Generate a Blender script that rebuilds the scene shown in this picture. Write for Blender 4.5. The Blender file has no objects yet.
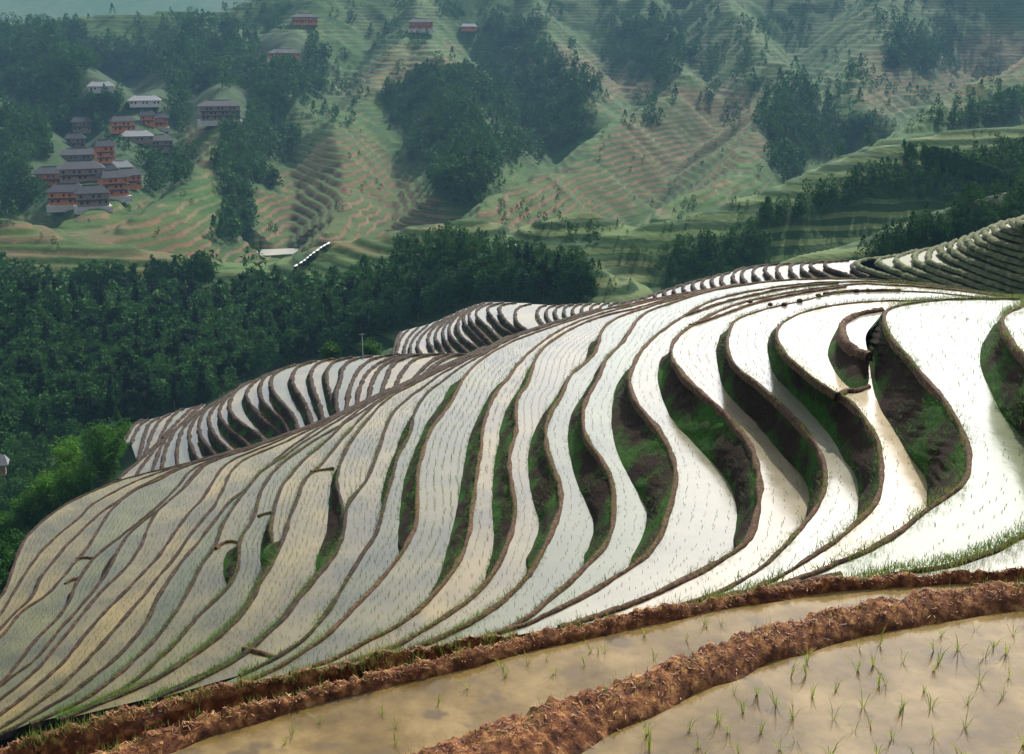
import bpy, bmesh, math, random
import numpy as np
from mathutils import Vector, Matrix, noise as mnoise, kdtree
random.seed(7); rng = np.random.default_rng(7)
scene = bpy.context.scene
COL = scene.collection
# ------------------------------------------------------------------ camera
W, H, F = 1024, 754, 1200.0
HORIZON = 40.0
TP = (H/2-HORIZON)/F
PITCH = math.atan(TP); CP, SP = math.cos(PITCH), math.sin(PITCH)
cd = bpy.data.cameras.new("camera"); cam = bpy.data.objects.new("camera", cd); COL.objects.link(cam)
cd.sensor_width = 36.0; cd.lens = 36.0*F/W; cd.clip_end = 20000; cd.clip_start = 0.1
cam.rotation_euler = (math.pi/2-PITCH, 0, 0)
scene.camera = cam

def ray(px, py):
    a = (px-512.0)/F; b = (377.0-py)/F
    return np.array([a, CP+b*SP, -SP+b*CP])
def P(px, py, z):                       # photo point on the level z -> world
    d = ray(px, py); t = z/min(d[2], -1e-3)
    return d*t
def PD(px, py, depth):                  # photo point at horizontal distance -> world
    d = ray(px, py); return d*(depth/d[1])
def proj(x, y, z):                      # world arrays -> photo coordinates
    zc = y*CP - z*SP; yc = y*SP + z*CP
    zc = np.maximum(zc, 1e-3)
    return 512+F*x/zc, 377-F*yc/zc

# ------------------------------------------------------------------ object helpers
def tag(o, label=None, cat=None, group=None, kind=None):
    if label: o["label"] = label
    if cat: o["category"] = cat
    if group: o["group"] = group
    if kind: o["kind"] = kind
    return o
def empty(name, loc=(0, 0, 0), rz=0):
    o = bpy.data.objects.new(name, None); o.empty_display_size = 0.3
    o.location = loc; o.rotation_euler = (0, 0, rz); COL.objects.link(o); return o
def mesh_obj(name, verts, faces, mats, parent=None, smooth=False, midx=None):
    me = bpy.data.meshes.new(name)
    me.from_pydata([tuple(map(float, v)) for v in verts], [], [tuple(map(int, f)) for f in faces])
    for m in (mats if isinstance(mats, (list, tuple)) else [mats]): me.materials.append(m)
    if midx is not None: me.polygons.foreach_set("material_index", np.asarray(midx, dtype=np.int32))
    if smooth: me.polygons.foreach_set("use_smooth", np.ones(len(me.polygons), dtype=bool))
    me.update()
    o = bpy.data.objects.new(name, me); COL.objects.link(o)
    if parent is not None: o.parent = parent
    return o
def tri_obj(name, V, T, mats, parent=None, midx=None, smooth=False, attrs=None):   # numpy triangles, fast
    me = bpy.data.meshes.new(name)
    V = np.asarray(V, dtype=np.float32); T = np.asarray(T, dtype=np.int32); k = T.shape[1]
    me.vertices.add(len(V)); me.vertices.foreach_set("co", V.ravel())
    me.loops.add(T.size); me.loops.foreach_set("vertex_index", T.ravel())
    me.polygons.add(len(T)); me.polygons.foreach_set("loop_start", np.arange(0, T.size, k, dtype=np.int32))
    for m in (mats if isinstance(mats, (list, tuple)) else [mats]): me.materials.append(m)
    if midx is not None: me.polygons.foreach_set("material_index", np.asarray(midx, dtype=np.int32))
    if smooth: me.polygons.foreach_set("use_smooth", np.ones(len(T), dtype=bool))
    for nm, arr in (attrs or {}).items():
        at = me.attributes.new(nm, 'FLOAT', 'POINT'); at.data.foreach_set("value", np.asarray(arr, dtype=np.float32))
    me.update(calc_edges=True); me.validate()
    o = bpy.data.objects.new(name, me); COL.objects.link(o)
    if parent is not None: o.parent = parent
    return o
def copy_tree(o, parent=None):
    c = o.copy(); COL.objects.link(c)
    if parent is not None: c.parent = parent
    for ch in list(o.children): copy_tree(ch, c)
    return c

# ------------------------------------------------------------------ materials
class NT:
    def __init__(s, name):
        s.m = bpy.data.materials.new(name); s.m.use_nodes = True
        s.t = s.m.node_tree; s.t.nodes.clear()
        s.out = s.t.nodes.new("ShaderNodeOutputMaterial"); s.b = s.t.nodes.new("ShaderNodeBsdfPrincipled")
        s.t.links.new(s.b.outputs[0], s.out.inputs[0])
    def n(s, typ, ins=None, **kw):
        nd = s.t.nodes.new(typ)
        for k, v in kw.items(): setattr(nd, k, v)
        for k, v in (ins or {}).items():
            if hasattr(v, "is_linked") or isinstance(v, bpy.types.NodeSocket): s.t.links.new(v, nd.inputs[k])
            else: nd.inputs[k].default_value = v
        return nd
    def link(s, a, b): s.t.links.new(a, b)
    def set(s, **kw):
        for k, v in kw.items():
            k = k.replace("_", " ")
            if isinstance(v, bpy.types.NodeSocket): s.t.links.new(v, s.b.inputs[k])
            else: s.b.inputs[k].default_value = v
    def pos(s): return s.n("ShaderNodeNewGeometry").outputs["Position"]
    def noise(s, vec, scale, detail=4, rough=0.55):
        return s.n("ShaderNodeTexNoise", {"Vector": vec, "Scale": scale, "Detail": detail, "Roughness": rough}).outputs["Fac"]
    def ramp(s, fac, stops):
        r = s.n("ShaderNodeValToRGB", {"Fac": fac}); e = r.color_ramp.elements
        while len(e) < len(stops): e.new(0.5)
        for el, (p, c) in zip(e, stops): el.position = p; el.color = (*c, 1)
        return r.outputs["Color"]
    def mix(s, f, a, b, mode='MIX'):
        nd = s.t.nodes.new("ShaderNodeMix"); nd.data_type = 'RGBA'; nd.blend_type = mode
        for idx, v in ((0, f), (6, a), (7, b)):
            if isinstance(v, bpy.types.NodeSocket): s.t.links.new(v, nd.inputs[idx])
            else: nd.inputs[idx].default_value = v if idx == 0 else (*v, 1)
        return nd.outputs[2]
    def math(s, op, a, b=0.0, clamp=False):
        nd = s.t.nodes.new("ShaderNodeMath"); nd.operation = op; nd.use_clamp = clamp
        for i, v in ((0, a), (1, b)):
            if isinstance(v, bpy.types.NodeSocket): s.t.links.new(v, nd.inputs[i])
            else: nd.inputs[i].default_value = v
        return nd.outputs[0]
    def attr(s, name): return s.n("ShaderNodeAttribute", attribute_name=name).outputs["Fac"]
    def bump(s, h, strength, dist=0.1):
        s.link(s.n("ShaderNodeBump", {"Height": h, "Strength": strength, "Distance": dist}).outputs[0], s.b.inputs["Normal"])

def mat_noise(name, stops, scale, rough=0.9, bump=0.5, bdist=0.08, bscale=None, spec=0.2, detail=5):
    k = NT(name); p = k.pos()
    c = k.ramp(k.noise(p, scale, detail, 0.65), stops)
    k.set(Base_Color=c, Roughness=rough); k.b.inputs["Specular IOR Level"].default_value = spec
    if bump: k.bump(k.noise(p, bscale or scale*4, 6, 0.7), bump, bdist)
    return k.m
def mat_water(name, c1, c2, ior=1.33, rough=0.04, bump=0.05, scale=0.5, bscale=3.0):
    k = NT(name); p = k.pos()
    k.set(Base_Color=k.ramp(k.noise(p, scale, 4), [(0.3, c1), (0.7, c2)]), Roughness=rough, IOR=ior)
    k.bump(k.noise(p, bscale, 3), bump, 0.03)
    return k.m
M = {}
def mat_terrace_water():
    k = NT("terrace_water"); p = k.pos(); oi = k.n("ShaderNodeObjectInfo").outputs["Random"]
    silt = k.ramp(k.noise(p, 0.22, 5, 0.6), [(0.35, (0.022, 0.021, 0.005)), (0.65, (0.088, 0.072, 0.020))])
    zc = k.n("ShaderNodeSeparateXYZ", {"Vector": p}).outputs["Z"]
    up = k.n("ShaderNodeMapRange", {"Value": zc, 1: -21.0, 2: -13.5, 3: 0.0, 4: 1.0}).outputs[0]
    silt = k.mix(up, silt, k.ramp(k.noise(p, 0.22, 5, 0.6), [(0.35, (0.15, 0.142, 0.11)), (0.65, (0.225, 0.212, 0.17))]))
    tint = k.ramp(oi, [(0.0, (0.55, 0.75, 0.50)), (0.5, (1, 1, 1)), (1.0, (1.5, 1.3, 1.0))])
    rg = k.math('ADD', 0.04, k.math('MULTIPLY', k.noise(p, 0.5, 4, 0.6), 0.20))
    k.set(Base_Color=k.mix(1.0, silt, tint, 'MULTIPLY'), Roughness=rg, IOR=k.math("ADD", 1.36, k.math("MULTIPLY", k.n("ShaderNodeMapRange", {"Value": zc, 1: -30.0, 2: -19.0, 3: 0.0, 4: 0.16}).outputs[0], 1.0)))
    k.bump(k.math('ADD', k.noise(p, 2.2, 4, 0.6), k.math('MULTIPLY', k.noise(p, 9.0, 2), 0.3)), 0.09, 0.05)
    return k.m
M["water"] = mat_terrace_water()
M["water_far"] = mat_water("distant_field_water", (0.36, 0.36, 0.32), (0.44, 0.44, 0.40), ior=1.8, rough=0.06, bump=0.02)
def mat_mud():
    k = NT("brown_paddy_water"); p = k.pos()
    base = k.ramp(k.noise(p, 1.1, 6, 0.65), [(0.34, (0.062, 0.041, 0.014)), (0.5, (0.112, 0.076, 0.028)), (0.66, (0.175, 0.125, 0.054))])  # mud tones mottled together with cloud reflections painted into the colour
    clod = k.ramp(k.noise(p, 1.7, 3, 0.5), [(0.57, (0, 0, 0)), (0.66, (1, 1, 1))])
    base = k.mix(clod, base, (0.075, 0.054, 0.028))
    k.set(Base_Color=base, Roughness=0.10, IOR=1.17)
    k.bump(k.noise(p, 5.0, 3), 0.12, 0.02)
    return k.m
M["mud"] = mat_mud()
def mat_bank():
    k = NT("grassy_earth_bank"); p = k.pos()
    v = k.attr("bank_v")
    big = k.noise(p, 0.35, 4)
    fine = k.noise(p, 5.0, 5, 0.7)
    green = k.ramp(fine, [(0.3, (0.006, 0.026, 0.002)), (0.7, (0.026, 0.095, 0.005))])
    earth = k.ramp(fine, [(0.3, (0.005, 0.0025, 0.0015)), (0.7, (0.026, 0.012, 0.006))])
    f = k.ramp(k.math("ADD", big, k.math("MULTIPLY", k.math("ABSOLUTE", k.math("SUBTRACT", v, 0.5)), 0.30)), [(0.54, (0, 0, 0)), (0.68, (1, 1, 1))])
    k.set(Base_Color=k.mix(f, earth, green), Roughness=0.95); k.b.inputs["Specular IOR Level"].default_value = 0.1
    k.bump(k.noise(p, 7.0, 6, 0.75), 0.9, 0.15)
    return k.m
M["bank"] = mat_bank()
M["bund"] = mat_noise("trodden_earth_bund", [(0.30, (0.014, 0.007, 0.004)), (0.48, (0.048, 0.023, 0.011)), (0.64, (0.125, 0.068, 0.030)), (0.74, (0.030, 0.065, 0.008))], 6.5, bump=1.0, bdist=0.06, bscale=14, detail=8)
M["bund_dark"] = mat_noise("wet_dark_bund", [(0.30, (0.005, 0.003, 0.002)), (0.50, (0.018, 0.009, 0.004)), (0.68, (0.070, 0.038, 0.017)), (0.74, (0.030, 0.050, 0.012))], 2.2, bump=1.0, bdist=0.06, bscale=10, detail=8)
M["rim_green"] = mat_noise("grassy_rim", [(0.3, (0.020, 0.030, 0.010)), (0.5, (0.055, 0.070, 0.022)), (0.7, (0.13, 0.12, 0.05))], 1.5, bump=0.9, bdist=0.06, bscale=10)
M["red"] = mat_noise("red_straw_earth", [(0.34, (0.030, 0.010, 0.005)), (0.5, (0.120, 0.042, 0.015)), (0.62, (0.28, 0.130, 0.045)), (0.74, (0.46, 0.28, 0.12))], 7.0, bump=1.0, bdist=0.05, bscale=26, detail=8)
M["straw"] = mat_noise("dry_straw", [(0.3, (0.07, 0.020, 0.009)), (0.52, (0.19, 0.080, 0.032)), (0.75, (0.46, 0.30, 0.13))], 9.0, bump=0, rough=0.7)
def leaf_mat(name, c1, c2, trans=0.25, scale=0.25):
    k = NT(name); p = k.pos()
    oi = k.n("ShaderNodeObjectInfo").outputs["Random"]
    c = k.ramp(k.math('ADD', k.math('MULTIPLY', k.noise(p, scale, 4, 0.6), 0.75), k.math('MULTIPLY', oi, 0.25)), [(0.3, c1), (0.68, c2)])
    k.set(Base_Color=c, Roughness=0.8); k.b.inputs["Specular IOR Level"].default_value = 0.06
    tr = k.n("ShaderNodeBsdfTranslucent", {"Color": c})
    mx = k.n("ShaderNodeMixShader", {0: trans, 1: k.b.outputs[0], 2: tr.outputs[0]})
    k.link(mx.outputs[0], k.out.inputs[0])
    return k.m
M["leaf_shaded"] = leaf_mat("shaded_tree_leaves", (0.002, 0.007, 0.003), (0.010, 0.030, 0.007), 0.10)  # shadow over the valley forest is put into this leaf colour
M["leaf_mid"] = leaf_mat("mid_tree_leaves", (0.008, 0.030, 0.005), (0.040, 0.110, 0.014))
M["leaf_bamboo"] = leaf_mat("bamboo_leaves", (0.018, 0.065, 0.005), (0.075, 0.185, 0.012), 0.38)
M["leaf_far"] = leaf_mat("far_tree_leaves", (0.006, 0.028, 0.007), (0.030, 0.088, 0.018), 0.18, scale=0.06)
M["seedling"] = leaf_mat("rice_seedling_leaves", (0.10, 0.16, 0.015), (0.26, 0.30, 0.04), 0.4, 2.0)
M["seedling_far"] = leaf_mat("rice_seedling_leaves_hill", (0.075, 0.15, 0.035), (0.14, 0.25, 0.055), 0.45, 0.4)
M["grass"] = leaf_mat("bund_grass", (0.07, 0.12, 0.02), (0.20, 0.25, 0.05), 0.35, 1.5)
M["bankgrass"] = leaf_mat("bank_grass", (0.008, 0.034, 0.003), (0.040, 0.125, 0.008), 0.25, 0.6)
M["bark"] = mat_noise("tree_bark", [(0.3, (0.05, 0.035, 0.022)), (0.7, (0.12, 0.09, 0.06))], 6, bump=0.5)
M["culm"] = mat_noise("bamboo_culm", [(0.3, (0.08, 0.12, 0.03)), (0.7, (0.16, 0.20, 0.06))], 5, bump=0.2)
M["wood"] = mat_noise("red_brown_timber", [(0.3, (0.28, 0.085, 0.030)), (0.7, (0.55, 0.19, 0.065))], 1.2, bump=0.3, bscale=8)
M["wood_pale"] = mat_noise("weathered_timber", [(0.3, (0.14, 0.10, 0.075)), (0.7, (0.26, 0.18, 0.13))], 1.2, bump=0.3, bscale=8)
M["tile"] = mat_noise("grey_roof_tiles", [(0.3, (0.016, 0.017, 0.021)), (0.7, (0.045, 0.046, 0.054))], 2.0, bump=0.6, bscale=12)
M["tin"] = mat_noise("pale_tin_roof", [(0.3, (0.12, 0.125, 0.135)), (0.7, (0.19, 0.195, 0.20))], 1.0, bump=0.1)
M["dark"] = mat_noise("dark_window_opening", [(0.3, (0.010, 0.008, 0.007)), (0.7, (0.03, 0.024, 0.02))], 2.0, bump=0)
M["stone"] = mat_noise("pale_retaining_stone", [(0.3, (0.26, 0.25, 0.23)), (0.7, (0.42, 0.41, 0.38))], 1.5, bump=0.4)
M["plaster"] = mat_noise("white_plaster", [(0.3, (0.34, 0.32, 0.30)), (0.7, (0.5, 0.48, 0.45))], 1.0, bump=0.1)

def mat_terrain():
    k = NT("hillside_ground"); p = k.pos()
    sep = k.n("ShaderNodeSeparateXYZ", {"Vector": p}); z = sep.outputs["Z"]
    forest, earth, stripe = k.attr("forest"), k.attr("earth"), k.attr("stripe")
    big, mid, fine = k.noise(p, 0.012, 4), k.noise(p, 0.06, 5), k.noise(p, 0.5, 5, 0.7)
    grass = k.ramp(k.math('ADD', k.math('MULTIPLY', mid, 0.6), k.math('MULTIPLY', fine, 0.4)),
                   [(0.35, (0.008, 0.034, 0.004)), (0.65, (0.026, 0.074, 0.009))])
    soil = k.ramp(k.math('ADD', k.math('MULTIPLY', mid, 0.5), k.math('MULTIPLY', fine, 0.5)),
                  [(0.3, (0.055, 0.032, 0.017)), (0.5, (0.088, 0.050, 0.026)), (0.7, (0.130, 0.074, 0.036))])
    wood = k.ramp(fine, [(0.3, (0.008, 0.022, 0.008)), (0.7, (0.026, 0.058, 0.016))])
    # terrace treads (bare soil) and grassy risers by height
    zz = k.math('ADD', k.math('DIVIDE', z, 3.2), k.math('MULTIPLY', mid, 1.2))
    fr = k.math('FRACT', zz)
    riser = k.ramp(fr, [(0.30, (0, 0, 0)), (0.42, (1, 1, 1)), (0.88, (1, 1, 1)), (0.97, (0, 0, 0))])
    strips = k.mix(riser, soil, k.mix(0.75, soil, grass))
    e2 = k.math('ADD', k.math('MULTIPLY', earth, 1.4), k.math('SUBTRACT', k.math('MULTIPLY', mid, 1.2), 0.75), clamp=True)
    field = k.mix(e2, grass, strips)
    lined = k.mix(k.math('MULTIPLY', stripe, k.math('SUBTRACT', 1.0, riser)), field, k.mix(0.5, soil, (0.20, 0.19, 0.13)))
    shade_green = k.ramp(k.math('ADD', k.math('MULTIPLY', fine, 0.45), k.math('MULTIPLY', k.math('SUBTRACT', 1.0, riser), 0.55)), [(0.30, (0.008, 0.030, 0.007)), (0.45, (0.018, 0.050, 0.012)), (0.75, (0.070, 0.105, 0.035))])  # darker grass colour standing in for cloud shadow
    col = k.mix(forest, k.mix(k.attr('cloud_shade'), lined, shade_green), wood)
    k.set(Base_Color=col, Roughness=0.95); k.b.inputs["Specular IOR Level"].default_value = 0.1
    k.bump(k.math('ADD', k.math('MULTIPLY', mid, 2.0), fine), 0.6, 0.6)
    return k.m
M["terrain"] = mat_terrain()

# ------------------------------------------------------------------ curve helpers (photo pixels)
def smooth(pts, it=2):
    pts = [np.array(p[:2], float) for p in pts]
    for _ in range(it):
        q = [pts[0]]
        for a, b in zip(pts, pts[1:]): q += [a*0.75+b*0.25, a*0.25+b*0.75]
        q.append(pts[-1]); pts = q
    return np.array(pts)
def resample(c, step=None, n=None):
    c = np.asarray(c, float); d = np.r_[0, np.cumsum(np.linalg.norm(np.diff(c, axis=0), axis=1))]
    if n is None: n = max(2, int(d[-1]/step)+1)
    s = np.linspace(0, d[-1], n)
    return np.stack([np.interp(s, d, c[:, i]) for i in range(c.shape[1])], 1)
def wobble(c, amp, freq, seed):
    out = c.copy()
    for i, p in enumerate(c):
        out[i, 0] += amp*mnoise.noise(Vector((p[0]*freq, p[1]*freq, seed)))
        out[i, 1] += amp*mnoise.noise(Vector((p[0]*freq, p[1]*freq, seed+31.7)))
    return out
def offset_left(c, w):
    t = np.gradient(c, axis=0); t /= np.maximum(np.linalg.norm(t, axis=1, keepdims=True), 1e-6)
    return c + np.stack([-np.abs(t[:, 1])*w, -np.abs(t[:, 0])*w*0.6], 1)
def bank_pairs(Tc, Bc):
    """dense top edge, dense foot edge (same length), both in photo pixels"""
    T = resample(smooth(Tc), 1.6)
    if Bc is None:
        return T, offset_left(T, 1.3)
    Bs = smooth(Bc)
    i0 = int(np.argmin(np.linalg.norm(T-Bs[0], axis=1))); i1 = int(np.argmin(np.linalg.norm(T-Bs[-1], axis=1)))
    if i1 <= i0+2: i1 = min(len(T)-1, i0+3)
    Bm = resample(Bs, n=i1-i0+1)
    off = offset_left(T, 1.3)
    for q in range(min(7, (i1-i0)//3)):
        f = ((q+0.5)/7)**0.8
        Bm[q] = off[i0+q]*(1-f)+Bm[q]*f; Bm[-1-q] = off[i1-q]*(1-f)+Bm[-1-q]*f
    Bf = np.vstack([off[:i0], Bm, off[i1+1:]])
    return T, Bf
BANKS = []; SAMPLES = []                                   # every traced surface point (for the ground sheet below)
def ribbon(A, B):
    """triangles between two polylines, shortest diagonal first (indices into A then B)"""
    tr = []; i = j = 0; na, nb = len(A), len(B)
    while i < na-1 or j < nb-1:
        if j >= nb-1 or (i < na-1 and np.linalg.norm(A[i+1]-B[j]) <= np.linalg.norm(A[i]-B[j+1])):
            tr.append((i, i+1, na+j)); i += 1
        else:
            tr.append((i, na+j+1, na+j)); j += 1
    return tr
def level(c, z): return np.array([P(x, y, z) for x, y in c])
def bund_mesh(name, W3, w, h, mat, parent, seed=0.0, sink=0.25):
    """earth ridge swept along a world polyline"""
    W3 = resample(W3, 0.16 if len(W3) and np.linalg.norm(W3[len(W3)//2]) < 60 else 0.35)
    t = np.gradient(W3, axis=0); t[:, 2] = 0; t /= np.maximum(np.linalg.norm(t, axis=1, keepdims=True), 1e-6)
    nrm = np.stack([-t[:, 1], t[:, 0], np.zeros(len(t))], 1)
    prof = [(-0.62, -sink), (-0.5, 0.35*h), (-0.25, 0.92*h), (0.0, h), (0.25, 0.9*h), (0.5, 0.3*h), (0.62, -sink)]
    V = []; m = len(prof)
    for i, p in enumerate(W3):
        k1 = 1+0.65*mnoise.noise(Vector((p[0]*0.7, p[1]*0.7, seed))); k2 = 1+0.5*mnoise.noise(Vector((p[0]*1.3, p[1]*1.3, seed+9)))
        sh = 0.15*w*mnoise.noise(Vector((p[0]*0.5, p[1]*0.5, seed+19)))
        for u, q in prof:
            e1 = 0.10*w*mnoise.noise(Vector((p[0]*4.1, p[1]*4.1, seed+u*5))) if q > 0 else 0.0
            V.append(p + nrm[i]*(u*w*k1+sh+e1) + np.array([0, 0, q*k2+0.45*h*mnoise.noise(Vector((p[0]*5.3, p[1]*5.3, seed+u*7+3))) if q > 0 else q]))
    Fc = [(i*m+j, i*m+j+1, (i+1)*m+j+1, (i+1)*m+j) for i in range(len(W3)-1) for j in range(m-1)]
    return tri_obj(name, V, Fc, mat, parent, smooth=True)
def bank_mesh(name, T3, B3, parent, rows=9, amp=0.12, seed=0.0):
    n = len(T3); V = []; vv = []
    for i in range(n):
        for r in range(rows):
            v = r/(rows-1); p = T3[i]*(1-v)+B3[i]*v
            a = amp*math.sin(math.pi*min(1, v*1.02))*min(1.0, np.linalg.norm(T3[i]-B3[i]))
            q = Vector(p*1.4)
            p = p + a*np.array([mnoise.noise(q), mnoise.noise(q+Vector((7, 3, 1))), 0.8*mnoise.noise(q+Vector((1, 9, 4)))])
            V.append(p); vv.append(v)
    Fc = [(i*rows+r, i*rows+r+1, (i+1)*rows+r+1, (i+1)*rows+r) for i in range(n-1) for r in range(rows-1)]
    return tri_obj(name, V, Fc, M["bank"], parent, smooth=True, attrs={"bank_v": vv})

def terraces(rows, z_low, label_of, group, right_edge, bund_w=0.135, bund_h=0.055, rows_bank=9, seed=0, water=None, jag=0.5, bundmat=None):
    """rows: list of (z, top edge, foot edge or None) from the highest terrace to the lowest; terrace k lies between its own top edge
    and the foot of the bank of the terrace above (right_edge for the first)."""
    polys = []; prevB = smooth(right_edge) if right_edge is not None else None
    for k, (z, Tc, Bc) in enumerate(rows):
        zn = rows[k+1][0] if k+1 < len(rows) else z_low
        T, B = bank_pairs(Tc, Bc)
        T = wobble(T, jag, 0.09, seed+k); B = wobble(B, jag*1.3, 0.11, seed+k+50)
        T3, B3 = level(T, z), level(B, zn)
        lab, name = label_of(k)
        ctr = T3[len(T3)//2]
        root = empty(name, (0, 0, 0)); tag(root, lab, "rice terrace", group, "structure")
        if prevB is not None:
            A = T; Bp = resample(prevB, 1.6)
            tr = ribbon(A, Bp)
            V = np.vstack([level(A, z), level(Bp, z)])
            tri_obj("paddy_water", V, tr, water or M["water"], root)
            polys.append((z, A, Bp, T3))
            BANKS.append((T3, B3))
            SAMPLES.append(V[::4])
        bank_mesh("earth_bank", T3, B3, root, rows_bank, seed=seed+k)
        bund_mesh("mud_rim", T3, bund_w*(1.55 if np.linalg.norm(ctr) > 55 else 1), bund_h*(1.5 if np.linalg.norm(ctr) > 55 else 1), bundmat or (M["bund_dark"] if z < -23 else M["bund"]), root, seed+k)
        SAMPLES.append(T3[::4]); SAMPLES.append(B3[::4])
        prevB = B
    return polys

# ------------------------------------------------------------------ traced terraces of the main hillside: (level, top edge, foot of bank)
K = []
K.append((-8.6, [(1024,300),(1024,307),(1010,311),(1001,318),(1003,326),(1009,336),(1018,349),(1024,355),(1040,375),(1062,420),(1068,470),(1058,510),(1040,528),(1024,536),(1011,542),(995,552),(977,557),(963,562),(943,567),(923,571),(890,576),(850,585)],
  [(1000,316),(989,332),(981,346),(979,360),(983,375),(991,393),(1003,417),(1023,436),(1036,452),(1048,480),(1046,505)]))
K.append((-10.2, [(1060,301),(1024,299.5),(968,299),(943,300),(920,302),(904,305),(892,308),(885,312),(884,320),(888,332),(898,346),(910,358),(920,373),(935,387),(946,401),(956,418),(963,433),(969,450),(969,464),(968,476),(962,486),(951,494),(935,505),(920,515),(904,530),(884,542),(864,553),(839,563),(819,572),(803,578),(779,585),(750,594),(700,606)],
  [(882,311),(876,320),(864,334),(865,346),(869,362),(871,377),(874,393),(882,413),(894,430),(901,443),(910,458),(923.5,474),(927.5,483),(927,494),(926,511)]))
K.append((-12.0, [(1060,302),(980,300),(941,299.5),(920,301),(884,301),(854,303),(834,305.5),(819,308),(799,314),(787,320),(778,327),(776,335),(779,345),(787,356),(799,366.5),(811,377),(823,385),(836,393),(850,400),(860,412),(870,426),(877,438),(880,449),(882,466),(882,480),(880,494),(873,508),(861,519),(848,531),(837,541),(825,548),(811,558),(799,566),(787,573),(765,585),(730,600),(690,608)],
  [(777,325),(771,332),(767,344),(768,355.5),(772,370),(779,381),(791,393),(805,407),(824,428),(834,440),(842,458),(852,469),(857,480),(859,492),(857.5,510),(857,521)]))
K.append((-13.5, [(1060,303),(983,298.5),(963,296),(939,293),(919,292),(909,291.5),(867,291),(840,293),(819,297),(799,302),(783,305),(767,309),(751,314),(739.5,318),(731.5,324),(729,334),(727,342),(728.5,352),(734.5,365.5),(747.5,376),(761,385),(771,396),(783,406),(797,420),(809,435),(817,446),(823,458),(826,470),(826,482),(823,495.5),(817,508),(809,519),(797,533),(785,547),(779,552),(767,564),(753,574),(739.5,582),(727,589),(705,598),(660,612)],
  [(725.5,326),(718.5,337.5),(715.5,353.5),(718.5,371.5),(721.5,385.5),(733.5,402),(751.5,418),(761.5,430),(771.5,442),(783,456),(795,468),(805,479.5),(809,490),(809,504),(803,520)]))
K.append((-15.0, [(1060,300),(1000,296.5),(953,290),(920,287),(888,285.5),(859,283.5),(831,287),(799,291),(769,296.5),(743.5,302),(723.5,309),(706,317),(690,327),(680,334),(673,342),(671,350),(672,359.5),(678,367.5),(686,379),(697,388),(706,397),(718,407),(731.5,420),(741.5,432),(748.5,442),(754.5,454),(757.5,466),(759.5,481.5),(759.5,497.5),(757.5,513),(754,527),(749.5,538),(739.5,549),(725.5,558),(707.5,568),(688,578.5),(668,588.5),(650,597.5),(639,602),(619,609.5),(600,616),(560,628)],
  [(668,349.5),(660,359.5),(657,373.5),(659,387.5),(663,401.5),(669,415),(676,426),(688,437),(699.5,450),(711.5,461.5),(723.5,475.5),(731.5,487.5),(735.5,501.5),(737.5,515.5),(735.5,530),(731,550)]))
K.append((-16.5, [(1060,299),(983,294.5),(950,288.5),(920,284.5),(880,281.8),(840,281.5),(799,284),(759,289.5),(719.5,298),(699.5,306),(684,316),(660,332),(647,343.5),(637,357.5),(631,371.5),(629,381.5),(632,393.5),(637,404),(647,416),(658,428),(667,444),(673,457.5),(676,471.5),(675,485.5),(672,501),(667,517),(663,531),(656,543),(647,556),(631,568),(615,577.5),(599,587.5),(579,599.5),(559.5,609.5),(543.5,617.5),(531.5,623.5),(516,628),(496,634),(470,642),(430,652)],
  [(633,363.5),(625,371.5),(617,383.5),(613,397),(611,420),(613,440),(619,457.5),(627,473.5),(635,487.5),(643,499.5),(647,511.5),(646,527),(640,543),(626,565)]))
K.append((-18.0, [(1060,298),(1000,295),(953,287.5),(923,283.5),(890,280.8),(860,279),(840,278.8),(799,279.3),(759,282.3),(714,290),(690,297),(675,302),(660,307),(647,312),(637,319),(631,330),(623,343),(613,351.5),(605,360),(601,373),(595,385),(587,398),(583,410),(583,420),(584,430),(590,444),(599,456),(607,468),(612,480),(614,494),(614,511),(612.5,527),(608,541),(601,552),(591,561.5),(579,573.5),(567.5,585.5),(553.5,596),(539.5,608),(527.5,619),(500,634),(450,650)],
  [(632,323),(621,342),(609,354),(598,367),(590,384),(581,398),(571.5,412),(568.5,426),(567.5,446),(571.5,465.5),(577.5,485.5),(585.5,501.5),(592,515.5),(594,526),(592,540),(580,566)]))
K.append((-19.3, [(740,285),(714,289.3),(690,295.5),(660,303),(639,310),(619,316.5),(607,324),(600,333),(599,343),(595,353.5),(587,361.5),(577,369.5),(568,379),(565,389),(560,399),(550,413),(546,426),(545.5,441),(549.5,457.5),(555.5,473),(560.5,487),(561.5,501.5),(559,514.5),(553.5,528),(547.5,541),(541.5,555),(533.5,569),(521.5,583.5),(508,597),(494,608),(478,619),(459,629.5),(439,638.5),(423,645),(400,652),(360,664)],
  [(598,335),(589,343.5),(587,357),(581,365),(572,373),(561.5,385.5),(555.5,398),(543.5,413),(533.5,432),(528.5,448),(527.5,465.5),(529.5,485.5),(533.5,505.5),(539.5,519.5),(538.5,531),(532,549),(520,567)]))
K.append((-20.5, [(740,284.6),(690,294.5),(660,300.8),(647,305.5),(629,310),(599,317),(579,325),(566,332),(555.5,338.5),(545.5,345.5),(535.5,357.5),(531.5,371.5),(527.5,385),(519.5,394),(516,403),(515.5,416),(517,429),(513,442),(509.5,454),(509,467.5),(512,485.5),(515,502),(514.5,518),(511,535),(505,550),(498,565.5),(488,581.5),(475,595.5),(461,606.5),(451,612.5),(433,625.5),(415,636),(399,645.5),(383.5,652),(369.5,656),(330,667)],
  [(532,361),(524,377.5),(519.5,389.5),(508,404),(503,418),(499,432),(499,444),(495,457.5),(493,475.5),(492,495.5),(492,515.5),(494,533),(493,549),(490,564),(481,580)]))
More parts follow.
